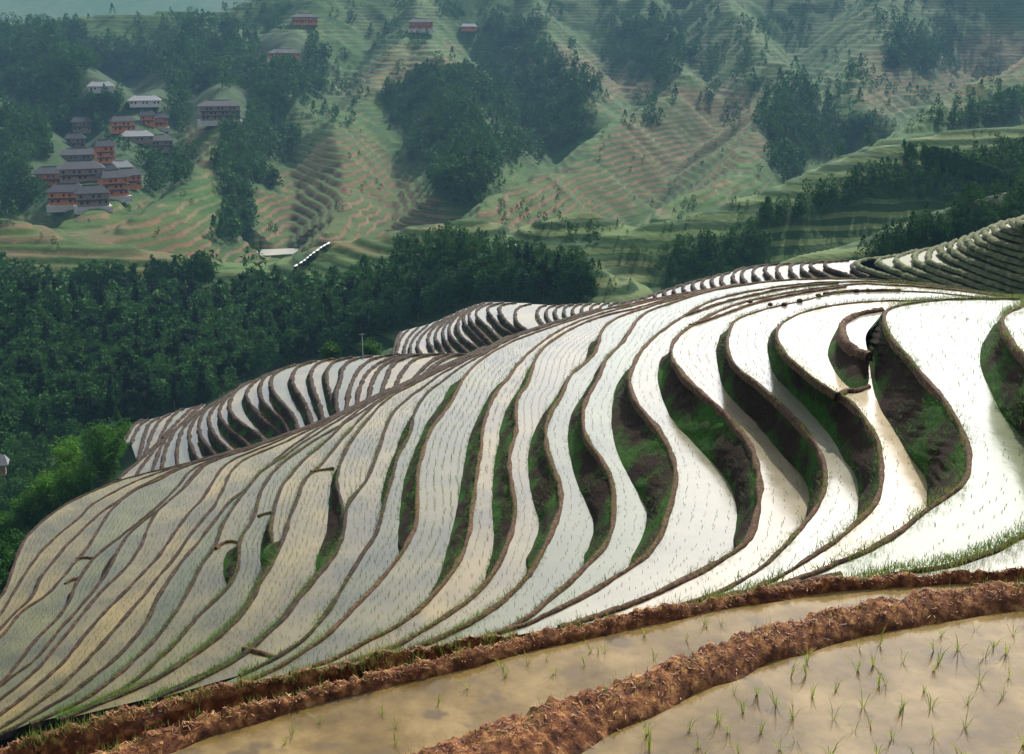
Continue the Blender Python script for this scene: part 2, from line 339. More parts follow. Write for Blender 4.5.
K.append((-21.5, [(740,284.2),(690,293.5),(660,299),(630,306),(599,314),(579,321),(563.5,328),(547.5,337.5),(535.5,347.5),(523.5,357.5),(513.5,369.5),(508,379.5),(498,389.5),(491,402),(485,419),(482,434),(481,450),(478,466),(475.5,485),(472.5,506),(470,528),(466,546),(457,566),(447,580),(428,601),(409,618),(391.5,630),(369.5,640.5),(347.5,652),(332,660),(320,665),(290,674)],
  [(508,376),(496,386),(487,398),(479,415),(470,434),(466,452),(463,471.5),(459.5,492),(455,519.5),(449,541),(443,565),(437,583),(426,598)]))
K.append((-22.5, [(740,283.8),(690,292.3),(640,301.5),(599,311),(571.5,320),(543.5,330),(516,339.5),(490,353),(472,367),(463,378),(457,391),(449,406.5),(437,420.5),(427,436),(422.5,453),(418,470),(417,489),(418,504),(417,518),(412.5,534),(404,550),(393,566),(380,581),(366,596),(355.5,606.5),(339.5,623.5),(322,640),(304,652),(280,666.5),(263,675),(240,684),(200,694)],
  [(455,376),(447,393),(438,407),(427,421.5),(421,435.5),(414,451),(407,470),(402,490),(400,509.5),(398.5,530),(397.5,545),(397,556)]))
K.append((-23.5, [(600,309.5),(570,318.5),(540,328),(512,338),(492,349),(480,356),(459,368),(443,381),(428,391.5),(419,403),(413,417.5),(411,430),(406.5,442),(399,453),(395,466),(391.5,480),(386.5,496),(382.5,511.5),(379.5,527.5),(371.5,541.5),(361.5,556),(350,575),(339.5,593),(330,608),(320,621.5),(310,633.5),(299,644.5),(288,651),(270,662),(240,676)],
  [(417,407.5),(411,417),(403,429.5),(398,444),(391.5,460),(386,474),(383,487),(381,500),(382,511)]))
K.append((-24.4, [(600,309),(540,327),(511,337),(490,349),(471,358),(451,368),(435,378),(422,388),(409,397.5),(397,407.5),(389.5,418),(385.5,429.5),(381.5,441.5),(377,454),(371.5,470),(365.5,482),(355.5,494),(349,502),(345.5,511.5),(344.5,529),(339.5,545.5),(330,562),(317,577),(300,597.5),(290,611.5),(280,623.5),(275,628),(263,638),(252,648),(235,661),(219,669.5),(203.5,677.5),(183.5,687.5),(150,701)], None))
K.append((-25.3, [(600,308.5),(540,326.5),(510,336.5),(489,348.5),(465,360),(439,371.5),(419,381.5),(399,391.5),(381.5,403.5),(368,419),(355.5,435),(347,447),(341.5,460),(337.5,474),(337,488),(339.5,497),(342,505),(343,513),(342,529),(337,545),(328,561.5),(315,576.5),(298,597),(288,611),(278,623),(261,637.5),(250,648),(233,660.5),(200,677),(150,699)],
  [(335,466),(331,482),(329,500),(328,517.5),(326,535.5),(320,548),(316,559.5),(314.5,575)]))
K.append((-26.2, [(600,308),(509,336),(488,348),(450,365),(419,379.5),(395,391),(375,404),(363,416),(353,427),(342,439),(333,450),(322,465),(311,473),(302,484),(298,498),(290.5,515),(286,530),(280.5,546),(274,561),(266,573),(259,586),(252.5,600),(243,613.5),(229,628),(213.5,641.5),(195.5,654.5),(179.5,665.5),(160,677.5),(140,687.5),(119,697),(104,703),(89,709),(60,720)],
  [(282,538),(273,541),(265,547),(262,556),(263,566)]))
K.append((-27.0, [(509,335.7),(487,347.6),(450,364),(419,378.5),(390,392),(364,411),(352,418),(342,425.5),(330,437.5),(318,448),(306,458),(297,467),(289,477),(281,487),(277,500),(273,514),(270.5,526),(271.5,536),(273,545),(270,557),(263,571),(256,585),(250,599),(240.5,613),(227,627),(211,641),(193,654),(177,665),(158,677),(138,687),(117,696),(88,708),(60,718)],
  [(274,512),(268,523),(263,536),(260,548),(260,560),(261,571)]))
K.append((-27.8, [(486,347.2),(450,363.5),(419,378),(390,391),(362,407),(346,421),(336,428),(322,436),(312,442),(299,451),(286,460),(275,470),(267,480),(260,493),(257,505),(254.5,516),(247,528),(240,540),(238.5,550),(239,561),(236,575),(227,589),(215.5,600),(205.5,609.5),(193.5,621.5),(185.5,631.5),(177.5,641.5),(167.5,651.5),(153.5,663.5),(142,674.5),(128,686),(112,695),(90,706),(60,717)],
  [(236,543),(229,548),(225,556),(223,567),(223,577),(228,587)]))
K.append((-28.6, [(485,346.9),(450,363),(419,377.5),(390,390.5),(360,406.5),(340,419),(320,432),(300,444),(285,456),(266,468),(255,478),(247,489.5),(239,499),(229,513.5),(222,525),(218.5,537),(215.5,546),(207,558),(199,568.5),(192,584),(181.5,604),(171.5,617.5),(162,631.5),(150,645.5),(137,658),(125,669),(113,679),(101,688),(86,699),(60,712),(30,724)], None))
K.append((-29.4, [(484,346.6),(450,362.5),(419,377),(390,390),(360,405.5),(330,421),(300,440),(280,455),(263,473),(253,484),(239,494),(227,504),(217.5,517.5),(209.5,527.5),(197.5,543.5),(186,556),(175,571),(163.5,587),(154,605),(147,621.5),(136,637.5),(122,652),(106,667),(86,682),(71,694),(59,701),(34,716),(19,725),(0,735),(-40,752)], None))
K.append((-30.2, [(450,362),(419,376.5),(390,389.5),(360,405),(330,419.5),(305,432),(289,440.5),(269,449),(251,456),(239,463),(231,472),(226,482),(219,498),(211.5,509.5),(201.5,521.5),(189.5,535.5),(179,552),(166,568),(155,581),(143,597),(128,614),(112,633),(100,647),(89,658),(74,674),(59,687.5),(44.5,698),(30,709),(15,720),(0,729),(-40,750)], None))
K.append((-31.0, [(419,376.2),(390,389),(360,404.5),(330,418.5),(300,431),(275,442.5),(251,452),(235,458),(223,467),(216,476),(209.5,488),(201.5,500),(191.5,510),(183.5,520),(175.5,531.5),(167,544),(158,557.5),(146,570),(133.5,583),(119,598),(104,613),(89,629),(78,644),(64,662),(50.5,675),(34,688),(18,702),(0,715),(-40,742)], None))
K.append((-31.8, [(390,388.6),(360,404),(330,418),(300,430),(270,441.5),(245,451),(225,457),(207.5,463),(200,470),(193.5,478),(179.5,492),(167.5,502),(157,511),(148.5,525.5),(142,544),(133.5,558),(123,571),(107,586),(89,605),(71,629),(52,652),(38,669),(22,683),(0,700),(-40,730)], None))
K.append((-32.6, [(390,388.3),(330,417.6),(300,429.5),(270,441),(240,451.5),(215,459.5),(200,467),(190,478),(178,495),(160,508),(141,523),(129,533),(120,547),(112,563),(103,579),(88,598),(71,617),(56,634),(34,662),(18,672),(0,686),(-40,714)], 
   [(119,548),(108,561),(101,573),(98,586)]))
K.append((-33.2, [(330,417.3),(300,429),(270,440.5),(240,450.5),(210,459.5),(190,470),(175,490),(158,506),(139,522),(122,535.5),(107,546.5),(94,558),(86,568),(79,579),(74,588),(72,598),(65,608),(55,622),(41.5,633.5),(31,645),(25,655),(9,674),(0,685),(-40,712)],
   [(73,588),(68,594),(66,602),(62,611)]))
K.append((-33.9, [(300,428.6),(270,440),(240,450),(210,458.5),(180,468),(160,480),(140,487),(122,499),(110,511),(101,525),(92,541),(82,555),(71,567),(62,579),(49,593.5),(33,604),(19,614),(9,627),(0,638),(-40,670)], None))
K.append((-34.6, [(270,439.6),(240,449.5),(210,458),(180,466.5),(150,482),(134,489),(119,501),(101,512),(83,529),(67,545),(56,558),(46,570),(39,580),(36,590),(29,601),(14,613),(0,630),(-40,662)], 
   [(41,578),(35,584),(32,594),(29,603)]))
K.append((-35.3, [(240,449),(210,457.5),(180,466),(150,475.5),(137,481),(119,489),(101,499),(89,506.5),(80,518),(65,529.5),(52,540),(41,552),(33,562),(25,574),(17,587),(7,604),(0,616),(-40,650)], None))
K.append((-36.0, [(240,448.6),(210,457),(180,465.4),(150,472.3),(126,478.3),(104,486.3),(82,496.3),(67,503.5),(52,514),(39,524),(27,536),(20,548),(14,565),(7,585),(0,600),(-40,640)], None))
def stretch(pts, xr, xl):
    pts = list(pts)
    (x0, y0), (x1, y1) = pts[-2][:2], pts[-1][:2]
    if x1 > 1030 and xr: pts.append((xr, y1+(y1-y0)/(x1-x0)*(xr-x1)))
    if x1 < 0 and xl: pts.append((xl, y1+(y1-y0)/(x1-x0)*(xl-x1)))
    return pts
K = [(z, stretch(t, None, -260), b) for z, t, b in K]
RIGHT = [(1090,300),(1110,360),(1140,450),(1130,520),(1090,560),(1024,572),(960,577),(900,584)]
lab_main = [
 "white flooded terrace cut off by the right edge, with a tall dark bank",
 "broadest white flooded terrace at far right, above the big dark crescent bank",
 "white flooded terrace below the broadest crescent bank, with a small bund across it",
 "white flooded terrace winding second to the left of the big crescent bank"]
def label_main(k):
    ords = ["first","second","third","fourth","fifth","sixth","seventh","eighth","ninth","tenth","eleventh","twelfth","thirteenth","fourteenth","fifteenth","sixteenth","seventeenth","eighteenth","nineteenth","twentieth","twenty-first","twenty-second","twenty-third","twenty-fourth","twenty-fifth","twenty-sixth","twenty-seventh","twenty-eighth","twenty-ninth","thirtieth"]
    if k < len(lab_main): return lab_main[k], "rice_terrace"
    if k == len(K)-1: return "outermost grey-green flooded terrace along the left skyline of the near hill", "rice_terrace"
    look = "white" if k < 9 else ("pale grey" if k < 17 else "narrow grey-green")
    return "%s flooded terrace on the near hill, %s counting from its right edge" % (look, ords[k]), "rice_terrace"
polys = terraces(K, -37.5, label_main, "flooded terraces of the near hill", RIGHT, seed=1)

_a = resample(smooth(RIGHT[:5]), n=60); _b = resample([(1500,300),(1560,360),(1600,430),(1500,520),(1150,556)], n=60)
o = tri_obj("paddy_water", np.vstack([level(_a, -8.6), level(_b, -8.6)]), [(i, i+1, 61+i, 60+i) for i in range(59)], M["water"]); tag(o, None, None, None, "structure")
SAMPLES.append(level(_b, -8.6)); SAMPLES.append(level((_a+_b)/2, -8.6))
# little terrace nested behind the big crescent bank
sm_T = [(882,310.5),(864,313.5),(850,318),(843,324),(842,332),(846,342),(854,350),(864,354.5),(869,356)]
sm_B = [(841,321),(838,327),(830,342),(827,354),(830,363),(838,377),(850,389),(858,392),(868,389)]
T = resample(smooth(sm_T), 1.5); B = resample(smooth(sm_B), n=len(T))
root = tag(empty("rice_terrace"), "smallest white flooded terrace, tucked behind the big dark crescent bank", "rice terrace", "flooded terraces of the near hill", "structure")
zs = -11.1
Rr = resample(smooth([(884,311),(877,320),(865,334),(866,346),(870,358)]), 1.5)
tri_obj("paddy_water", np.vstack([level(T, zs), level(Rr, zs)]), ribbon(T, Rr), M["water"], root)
bank_mesh("earth_bank", level(T, zs), level(B, -12.0), root, seed=77)
bund_mesh("mud_rim", level(T, zs), 0.3, 0.15, M["bund"], root, 77)

def pip(px, py, poly):
    inside = np.zeros(px.shape, bool); j = len(poly)-1
    for i in range(len(poly)):
        xi, yi = poly[i]; xj, yj = poly[j]
        inside ^= ((yi > py) != (yj > py)) & (px < (xj-xi)*(py-yi)/(yj-yi+1e-12)+xi); j = i
    return inside
# low dividing bunds that cross a terrace without a step
DIV = [(-12.0, [(838,396),(846,391),(852,393),(860,390),(868,387)]), (-15.0, [(690,326),(706,321),(725,314),(750,304.5),(780,297.5),(810,292),(845,287)]),
       (-16.5, [(684,316),(700,311),(718,304),(745,297),(775,290.5),(803,286),(838,283.5)]), (-26.2, [(334,469),(322,470),(311,472.5)]),
       (-24.4, [(243,649),(250,650.5),(262,653.5),(272,657),(284,661)]), (-27.8, [(238,543),(230,541),(221,544),(216,549)]), (-28.2, [(271,513),(264,514),(258,516.5)]),
       (-33.6, [(77,559),(84,557),(93,558.5)]), (-33.6, [(65,584),(71,580),(79,578.5)]),
       (-13.5, [(824,294),(840,292.5),(858,291.5),(900,291)]),(-12.0,[(700,604),(740,596),(790,588),(840,578)])]
for i, (z, pts) in enumerate(DIV):
    mid = smooth(pts)[len(smooth(pts))//2]
    for (zq, Aq, Bq_, _t) in polys:
        if pip(np.array([mid[0]]), np.array([mid[1]]), np.vstack([Aq, Bq_[::-1]]))[0]: z = zq
    W3 = level(resample(smooth(pts), 1.5), z)
    o = bund_mesh("dividing_bund", W3, 0.22, 0.12, M["bund"], None, 100+i)
    tag(o, None, None, None, "structure")

# ------------------------------------------------------------------ striped spurs behind the hill
S = [
 [(470,355),(455,355),(439,362),(427,372),(420,380)], [(460,354.6),(445,355),(433,360),(421,370),(413,380),(405,392)],
 [(445,354.5),(427,355),(413,360),(405,368),(399,378),(393,390),(388,402)], [(430,354.5),(411,356),(399,360),(391,366),(386,378),(382,392),(380,404)],
 [(415,355),(399,357.5),(383.5,365),(375.5,374),(370,388),(368,400),(367,412)], [(412,354.6),(397,356),(379.5,362),(366,374),(359,388),(357,402),(356,416)],
 [(400,355),(383.5,356),(369.5,360),(357.5,370),(350,386),(347,404),(346,418)],
]
S = [(s, None) for s in S]
S += [([(372,356),(351,359.5),(342,368),(341,381),(336,391),(336,400),(337,409),(338,422)], [(347,361),(338,368),(338,380),(333,391),(329,397),(331,409),(332,424)]),
 ([(352,357.5),(334.5,360.5),(328,368),(326,377),(328,388),(331,396),(334,409),(336,424)], [(324,366),(321.5,372),(321.5,382.5),(324.5,397.5),(327,409),(330,424)]),
 ([(335,359),(318,362),(310.5,371.5),(311.5,384.5),(316,395.5),(321.5,410),(324,426)], [(307,370),(305,376),(306,384.5),(308,395.5),(314,405),(318,415),(322,428)]),
 ([(316,361),(297.5,366),(291,377),(294,388),(303,399.5),(309.5,412.5),(311,422),(314,436)], [(289,372),(286.5,384.5),(290,395.5),(297.5,408.5),(304,422),(308,438)]),
 ([(296,365),(277,371),(271.5,377),(270.5,384.5),(275,395.5),(286.5,407),(295,418),(298,430),(302,444)], [(269,377),(267.5,388),(271.5,401),(281,412.5),(290,424),(297,446)]),
 ([(285,368.5),(272,373),(264,377),(259.5,386.5),(260.5,397.5),(268,408.5),(281,418),(288,428),(296,448)], [(258,380),(256,392),(260.5,403),(269.5,418),(281,430),(290,452)]),
 ([(270,373.5),(258,379),(251,384.5),(245,394),(249,403),(258.5,414),(265,421.5),(281,432),(294,454)], [(243,391),(240.5,403),(245.5,416),(255,426),(265,434),(280,456)]),
 ([(252,381),(240,387),(233,394),(228.5,405),(231.5,414),(239,421.5),(250,429),(260,435),(278,460)], [(227,408),(226,418),(233,429),(242.5,437),(252,445),(268,464)]),
 ([(240,387.5),(229,395),(222,403),(218.5,412.5),(222,421.5),(229.5,429),(239,436.5),(247,443),(264,466)], [(217.5,413),(216,423.5),(222,434.5),(231.5,442),(240,449),(256,470)]),
 ([(232,392),(219,402),(211,411),(208,421.5),(213,433),(222,444),(231,451),(246,472)], [(207,422),(208,434.5),(215.5,446),(224,454),(238,474)]),
 ([(222,399),(208,407),(201.5,415),(198,427),(201.5,438.5),(209,447.5),(216,455),(230,476)], [(197,427),(197,438.5),(202.5,449.5),(209,458),(222,478)]),
 ([(212,404),(200,412),(192.5,422),(188.5,434.5),(191.5,447.5),(197,458),(208,478)], [(188,433),(187,444),(191.5,460),(200,480)]),
 ([(200,411),(190,419),(182,429),(177.5,444),(176.5,459),(178,466),(182,482)], [(177,440),(174.5,452),(175,465),(178,482)]),
 ([(186,420),(177,428),(170,438.5),(164.5,451.5),(162.5,463),(161,482)], None), ([(178,428),(168,435),(162,444),(156,459),(153,469),(150,482)], None),
 ([(168,436),(158,445),(151.5,453),(142,466),(137,474),(128,486)], None), ([(160,441),(148,452),(138,462),(128,470),(118,480)], None)]
Sz = [(-36.0-1.15*i, t, b) for i, (t, b) in enumerate(S)]
lab_S = lambda k: (("short white flooded terrace stripe on the striped spur behind the near hill" if k < 7 else "white flooded stripe with dark crescent bank on the spur behind the hill") if k < 20 else "narrow pale stripe at the left foot of the striped spur", "rice_terrace")
terraces(Sz, -64.5, lambda k: (lab_S(k)[0], "rice_terrace"), "flooded stripes of the middle spur", [(485,353),(478,357),(465,362),(450,368)], bund_w=0.35, bund_h=0.15, rows_bank=6, seed=200, jag=0.35)
Tq = [[(202,405),(196,409),(181,425),(170,433)], [(196,407),(189,410),(176,424),(168,431),(163,438)], [(184,409),(176,411.5),(166,425),(159,440),(156,448)],
      [(170,414),(159,420),(150.5,436.5),(147,448),(144,458)], [(158,418),(148,424),(143,440),(141,450),(138,460)], [(148,420),(140,424),(135,434),(131,444)], [(142,420),(134,424),(128,434),(124,442)]]
terraces([(-63.5-0.9*i, t, None) for i, t in enumerate(Tq)], -71, lambda k: ("thin pale stripe at the far left tip of the striped spur by the bamboo", "rice_terrace"), "flooded stripes of the spur tip", [(206,404),(200,411),(188,424),(176,433)], bund_w=0.4, bund_h=0.15, rows_bank=4, seed=260, jag=0.35)

# third spur (beyond the crest) and the long ridge running off to the right, one continuous flight of steps
U = []
def pxl(c, ox, oy, s): return [(ox+x/s, oy+y/s) for x, y in c]
v_ = lambda *c: pxl(c, 844, 180, 5.69)
U += [(-21.5, v_((1040,205),(1000,225),(985,238),(1040,255)), v_((980,232),(985,250),(1040,268))),
 (-22.3, v_((1000,222),(955,238),(960,252),(1040,285)), v_((940,240),(950,262),(1040,305))),
 (-23.1, v_((950,228),(905,250),(900,268),(960,290),(1040,312)), v_((885,258),(890,282),(950,308),(1040,335))),
 (-23.9, v_((900,240),(855,268),(855,285),(910,315),(1040,350)), v_((832,282),(840,305),(900,330),(1040,375))),
 (-24.7, v_((850,262),(805,285),(800,305),(850,340),(930,370),(1040,392)), v_((780,298),(785,318),(840,352),(920,385),(1040,415))),
 (-25.5, v_((800,285),(755,308),(750,330),(800,365),(900,395),(1040,440)), v_((727,320),(735,345),(800,382),(890,412),(1040,458))),
 (-26.3, v_((740,305),(705,330),(705,350),(750,385),(850,425),(1040,480)), v_((680,340),(690,365),(750,402),(850,442),(1040,500))),
 (-27.1, v_((690,325),(660,350),(665,372),(715,405),(850,455),(1040,525)), v_((640,358),(650,385),(710,420),(850,475),(1040,548))),
 (-27.9, v_((640,345),(600,370),(605,395),(660,430),(800,490),(1040,570)), v_((575,375),(585,405),(650,445),(800,510),(1040,592))),
 (-28.7, v_((580,362),(545,385),(550,405),(600,445),(780,520),(1040,612)), v_((520,390),(530,420),(590,462),(780,540),(1040,632))),
 (-29.5, v_((540,380),(490,400),(480,440),(490,470),(600,500),(800,570),(1040,650)), v_((460,420),(455,465),(480,490),(600,525),(800,595),(1040,668))),
 (-30.3, v_((490,392),(420,410),(400,440),(410,465),(500,510),(700,580),(1040,690)), v_((385,435),(390,470),(490,530),(700,605),(1040,710))),
 (-31.1, v_((420,402),(320,430),(285,450),(330,490),(500,550),(700,620),(900,690)), v_((265,455),(310,505),(500,575),(700,640),(900,700))),
 (-31.9, v_((330,428),(230,445),(185,460),(230,495),(350,540),(560,610)), v_((160,470),(215,512),(340,560),(560,625))),
 (-32.7, v_((240,442),(110,455),(65,475),(110,505),(250,545),(420,600)), v_((40,482),(90,518),(240,565),(420,620)))]
w_ = lambda *c: pxl(c, 680, 200, 5.69)
U += [(-33.3, w_((1060,345),(1000,352),(975,375),(990,395),(1080,440)), None), (-33.9, w_((960,345),(850,352),(815,362),(850,395),(960,425),(1010,450)), w_((805,368),(830,405),(960,440),(1000,460))),
 (-34.5, w_((860,350),(760,358),(735,372),(770,405),(850,432),(880,460)), w_((720,378),(750,415),(845,448),(870,466))),
 (-35.1, w_((760,355),(700,362),(685,380),(700,405),(750,432),(770,470)), w_((668,385),(680,412),(735,445),(755,470))),
 (-35.7, w_((700,358),(640,365),(625,380),(630,410),(665,440),(680,475)), w_((612,385),(615,415),(640,450),(660,478))),
 (-36.3, w_((640,362),(570,368),(550,385),(552,410),(580,445),(600,480)), w_((540,388),(540,418),(560,455),(575,484))),
 (-36.9, w_((570,365),(500,372),(482,390),(490,415),(525,445),(550,490)), w_((472,395),(475,425),(505,462),(530,492))),
 (-37.5, w_((500,368),(440,378),(415,400),(415,425),(455,460),(480,498)), w_((402,402),(400,430),(430,470),(450,500))),
 (-38.1, w_((440,375),(370,390),(352,415),(350,440),(380,470),(400,508)), w_((338,418),(335,448),(355,480),(375,512))),
 (-38.7, w_((370,385),(315,400),(300,430),(300,450),(330,480),(340,518)), w_((288,432),(283,458),(305,490),(318,522)))]
for i in range(21):                       # small repeated steps along the crest, down to the left
    x0 = 722-i*9.6+0.02*i*i; y0 = float(np.interp(x0, [500,543,575,616,637.5,659,682.5,715,740], [302,306.5,304.5,303,298,290.5,283,274.5,270]))
    h = float(np.interp(x0, [540, 600, 640, 740], [22, 16, 11, 19]))
    U.append((-39.2-0.35*i, [(x0+8, y0-0.5),(x0+1, y0+1.5),(x0-1.5, y0+h*0.35),(x0+1, y0+h*0.6),(x0+6, y0+h*0.9),(x0+10, y0+h*1.5)],
              [(x0-1.5, y0+2.5),(x0-4.6, y0+h*0.4),(x0-2.5, y0+h*0.7),(x0+3, y0+h),(x0+7, y0+h*1.6)]))
U += [(-46.2, [(530,304),(516,308),(514.5,317),(519,325.5),(530,332)], [(515,309),(512.5,318),(515,327),(526,336)]),
 (-47.0, [(516,303),(501,305),(498.5,309),(502.5,316.5),(508,323.5),(518,330.5),(530,336)], [(498,308),(497,312),(501,321),(508,329),(516,335),(526,339)]),
 (-47.8, [(503,302.5),(488,307),(487,311),(494,319),(501,328),(513,334.5),(524,341)], [(486,310),(484,314),(489,321),(496,329.5),(504,335),(518,343)]),
 (-48.6, [(492,302.5),(477,309),(475.5,315),(481.5,322),(490,329),(497,337),(510,346)], [(475,313),(474,319),(479,326),(488,334),(494,340),(506,349)]),
 (-49.4, [(484,303),(470,311),(468.5,317),(472,323),(480,331),(489,341),(500,352)], [(468,316),(466.5,320),(470,327),(478,336),(485,343.5),(496,354)]),
 (-50.2, [(476,305),(465,313),(463,319),(465.5,325),(474.5,334),(485,344),(494,356)], [(462,320),(461,326),(467,335),(478,346),(488,358)]),
 (-51.0, [(470,307.5),(460,317),(457.5,323.5),(458.5,333),(466,341),(478,348.5),(490,358)], [(453,322),(451.5,327),(453,334),(458,341),(470,350),(482,360)]),
 (-51.8, [(464,309.5),(453,320),(449,327),(449,333),(454,340),(468,352),(476,360)], [(446.5,328),(445.5,335),(450,342),(462,354),(470,362)]),
 (-52.6, [(458,312),(446,324),(442.5,331),(443,337),(447,343),(456,356)], [(440,331),(440,338),(444,345),(452,358)]),
 (-53.4, [(452,315),(439,327),(435.5,334),(435,340),(440,344),(446,358)], [(433,334),(432,341),(436,346),(442,360)]),
 (-54.2, [(446,317.5),(432,329),(428,337),(428,343),(432,346),(436,360)], [(426,337),(425,344),(428,348),(431,362)]),
 (-55.0, [(438,321),(424,333),(419,340),(417,347),(420,351),(424,364)], [(416,342),(414,348),(416,353),(419,366)]),
 (-55.8, [(428,325),(416,335),(411,343),(410,350),(412,362)], [(409,343),(407,351),(408,364)]),
 (-56.6, [(418,327.5),(409,336),(405,345),(404,353),(405,364)], [(403,345),(401,354),(401,366)]),
 (-57.4, [(408,330),(401,337),(398,346),(396,356)], None), (-58.0, [(401,332),(397,338),(395,346),(393,356)], None)]
def lab_U(k):
    if k < 15: return "long dull green stepped terrace on the dark ridge right behind the white hill", "rice_terrace"
    if k < 44: return "short pale terrace step in the row peeking over the hill crest", "rice_terrace"
    return "slanting white terrace stripe on the small bright spur beyond the crest", "rice_terrace"
M["water_dull"] = mat_water("dull_terrace_water", (0.07, 0.085, 0.040), (0.11, 0.115, 0.065), ior=1.2, rough=0.6, bump=0.3)
nU = 15
U = [(z, stretch(t, 1260, None), stretch(b, 1260, None) if b else None) for z, t, b in U]
terraces(U[:nU], U[nU][0], lab_U, "dull terraces of the right ridge", [(1260,175),(1150,190),(1045,205),(1028,216),(1034,224),(1150,250),(1260,270)], bund_w=0.5, bund_h=0.2, rows_bank=5, seed=300, jag=0.3, water=M["water_dull"], bundmat=M["rim_green"])
terraces(U[nU-1:], -60, lambda k: lab_U(k+nU), "pale terraces beyond the crest", v_((330,428),(230,445),(160,470),(215,512),(340,560),(560,625)), bund_w=0.35, bund_h=0.15, rows_bank=5, seed=340, jag=0.25)

# ------------------------------------------------------------------ foreground paddies and bunds
Z1, Z2 = -7.1, -6.62
F1_low = [(-200,900),(100,781),(178,751),(208,738),(247,726),(286,714),(320,704),(360,694),(407,683),(439,675.5),(479,667),(512,656),(587,640),(662,622),(762,602),(837,592),(912,587),(947,585),(1024,580),(1100,574),(1250,562),(1500,545)]
F1_top = [(-240,880),(60,768),(120,746),(169,728),(218,714),(276,697.5),(320,686),(360,677),(399,666),(439,657.5),(479,649),(512,637),(587,622),(647,610),(712,596),(792,583),(877,575.5),(942,572),(1024,570),(1100,563),(1250,551),(1500,535)]
F1b_low = [(-320,890),(-60,790),(0,764),(30,752),(104,734),(148,725),(198,708),(257,692),(319,679.5),(380,667),(430,656),(480,648),(520,640)]
F1b_top = [(-320,868),(-60,768),(0,746),(30,739),(59,730),(104,716),(148,703),(169,698),(218,688),(276,676.5),(319,668.5),(340,666),(379.5,656.5),(419,647),(470,640),(515,634)]
F3_low = [(380,860),(500,795),(577,752),(662,712),(737,677),(792,657),(857,638),(912,629),(972,617),(1024,609),(1110,598),(1260,583),(1500,566)]
F3_top = [(330,800),(420,752),(470,730),(512,712),(562,699),(637,674),(682,656),(737,636),(792,617),(852,605),(902,595),(937,590),(1024,580.5),(1110,572),(1260,560),(1500,543)]
def big_bund(name, low, top, z, h, label, seed, back=0.55, bdrop=0.6, zlow=None):
    """loft: near foot (level zlow), rounded crest traced in the photo, far side"""
    n = 520; lo = resample(smooth(low, 3), n=n); to = resample(smooth(top, 3), n=n)
    zl = z if zlow is None else zlow
    A = level(lo, zl); D = level(to, z+h)
    V = []; prof = [(0.0, 0.0), (0.10, 0.22), (0.2, 0.46), (0.32, 0.68), (0.45, 0.84), (0.58, 0.94), (0.72, 1.0), (0.86, 1.02), (1.0, 1.0)]
    m = len(prof)+3
    for i in range(n):
        a, d = A[i], D[i]; dirv = d-a; dirv[2] = 0; L = np.linalg.norm(dirv); u = dirv/max(L, 1e-6)
        V.append(a + np.array([0, 0, -0.25]) - u*0.02)
        for s, q in prof:
            p = a*(1-s)+d*s; p = np.array([p[0], p[1], zl+(z+h-zl)*q])
            e = 0.0 if s in (0.0,) else 1.0
            v = Vector(p*3.2)
            dn = 0.055*mnoise.noise(v)+0.05*mnoise.noise(v*2.7+Vector((seed, 0, 0)))+0.028*mnoise.noise(v*6.1)
            p = p + e*np.array([u[0]*dn*0.6, u[1]*dn*0.6, dn]) + (1-e)*np.array([u[0], u[1], 0])*0.08*mnoise.noise(v*0.6)
            V.append(p)
        V.append(d + u*back*0.5 + np.array([0, 0, -bdrop*0.35])); V.append(d + u*back + np.array([0, 0, -bdrop]))
    Fc = [(i*m+j, (i+1)*m+j, (i+1)*m+j+1, i*m+j+1) for i in range(n-1) for j in range(m-1)]
    root = empty(name); tag(root, label, "earth bund")
    body = tri_obj("earth_body", V, Fc, M["red"], root, smooth=True)
    # loose dry stalks and clods lying over it
    Vs, Ts = [], []
    Va = np.array(V).reshape(n, m, 3)
    for _ in range(2200):
        i = rng.integers(0, n-1); j = int(min(m-4, 1+(m-4)*rng.random()**0.42)); f, g = rng.random(2)
        p = Va[i, j]*(1-f)*(1-g)+Va[i+1, j]*f*(1-g)+Va[i, j+1]*(1-f)*g+Va[i+1, j+1]*f*g
        an = rng.random()*6.28; ln = rng.uniform(0.02, 0.09); wd = rng.uniform(0.003, 0.008); el = rng.normal(0, 0.45)
        dv = np.array([math.cos(an)*math.cos(el), math.sin(an)*math.cos(el), math.sin(el)])*ln
        sd = np.array([-math.sin(an), math.cos(an), 0])*wd
        b = len(Vs); Vs += [p-dv*0.5+[0, 0, 0.012]-sd, p-dv*0.5+[0, 0, 0.012]+sd, p+dv*0.5+[0, 0, 0.02]+sd*0.6, p+dv*0.5+[0, 0, 0.02]-sd*0.6]; Ts.append((b, b+1, b+2, b+3))
    st = tri_obj("dry_straw", Vs, Ts, M["straw"], root); st["kind"] = "stuff"
    SAMPLES.append(A[::12]); SAMPLES.append((D+[0, 0, -0.5])[::12])
    return root, Va
b1, V1 = big_bund("earth_bund", F1_low, F1_top, Z1, 0.13, "long reddish earth bund with straw, far side of the brown paddy with dark clods", 3, bdrop=1.2)
b2, V2 = big_bund("earth_bund", F1b_low, F1b_top, Z1-0.05, 0.12, "low grassy earth bund at lower left, just beyond the long reddish bund", 13, bdrop=1.2)
b3, V3 = big_bund("earth_bund", F3_low, F3_top, Z2, 0.21, "thickest reddish earth bund, between the two brown paddies in the foreground", 23, bdrop=0.9, back=0.4)
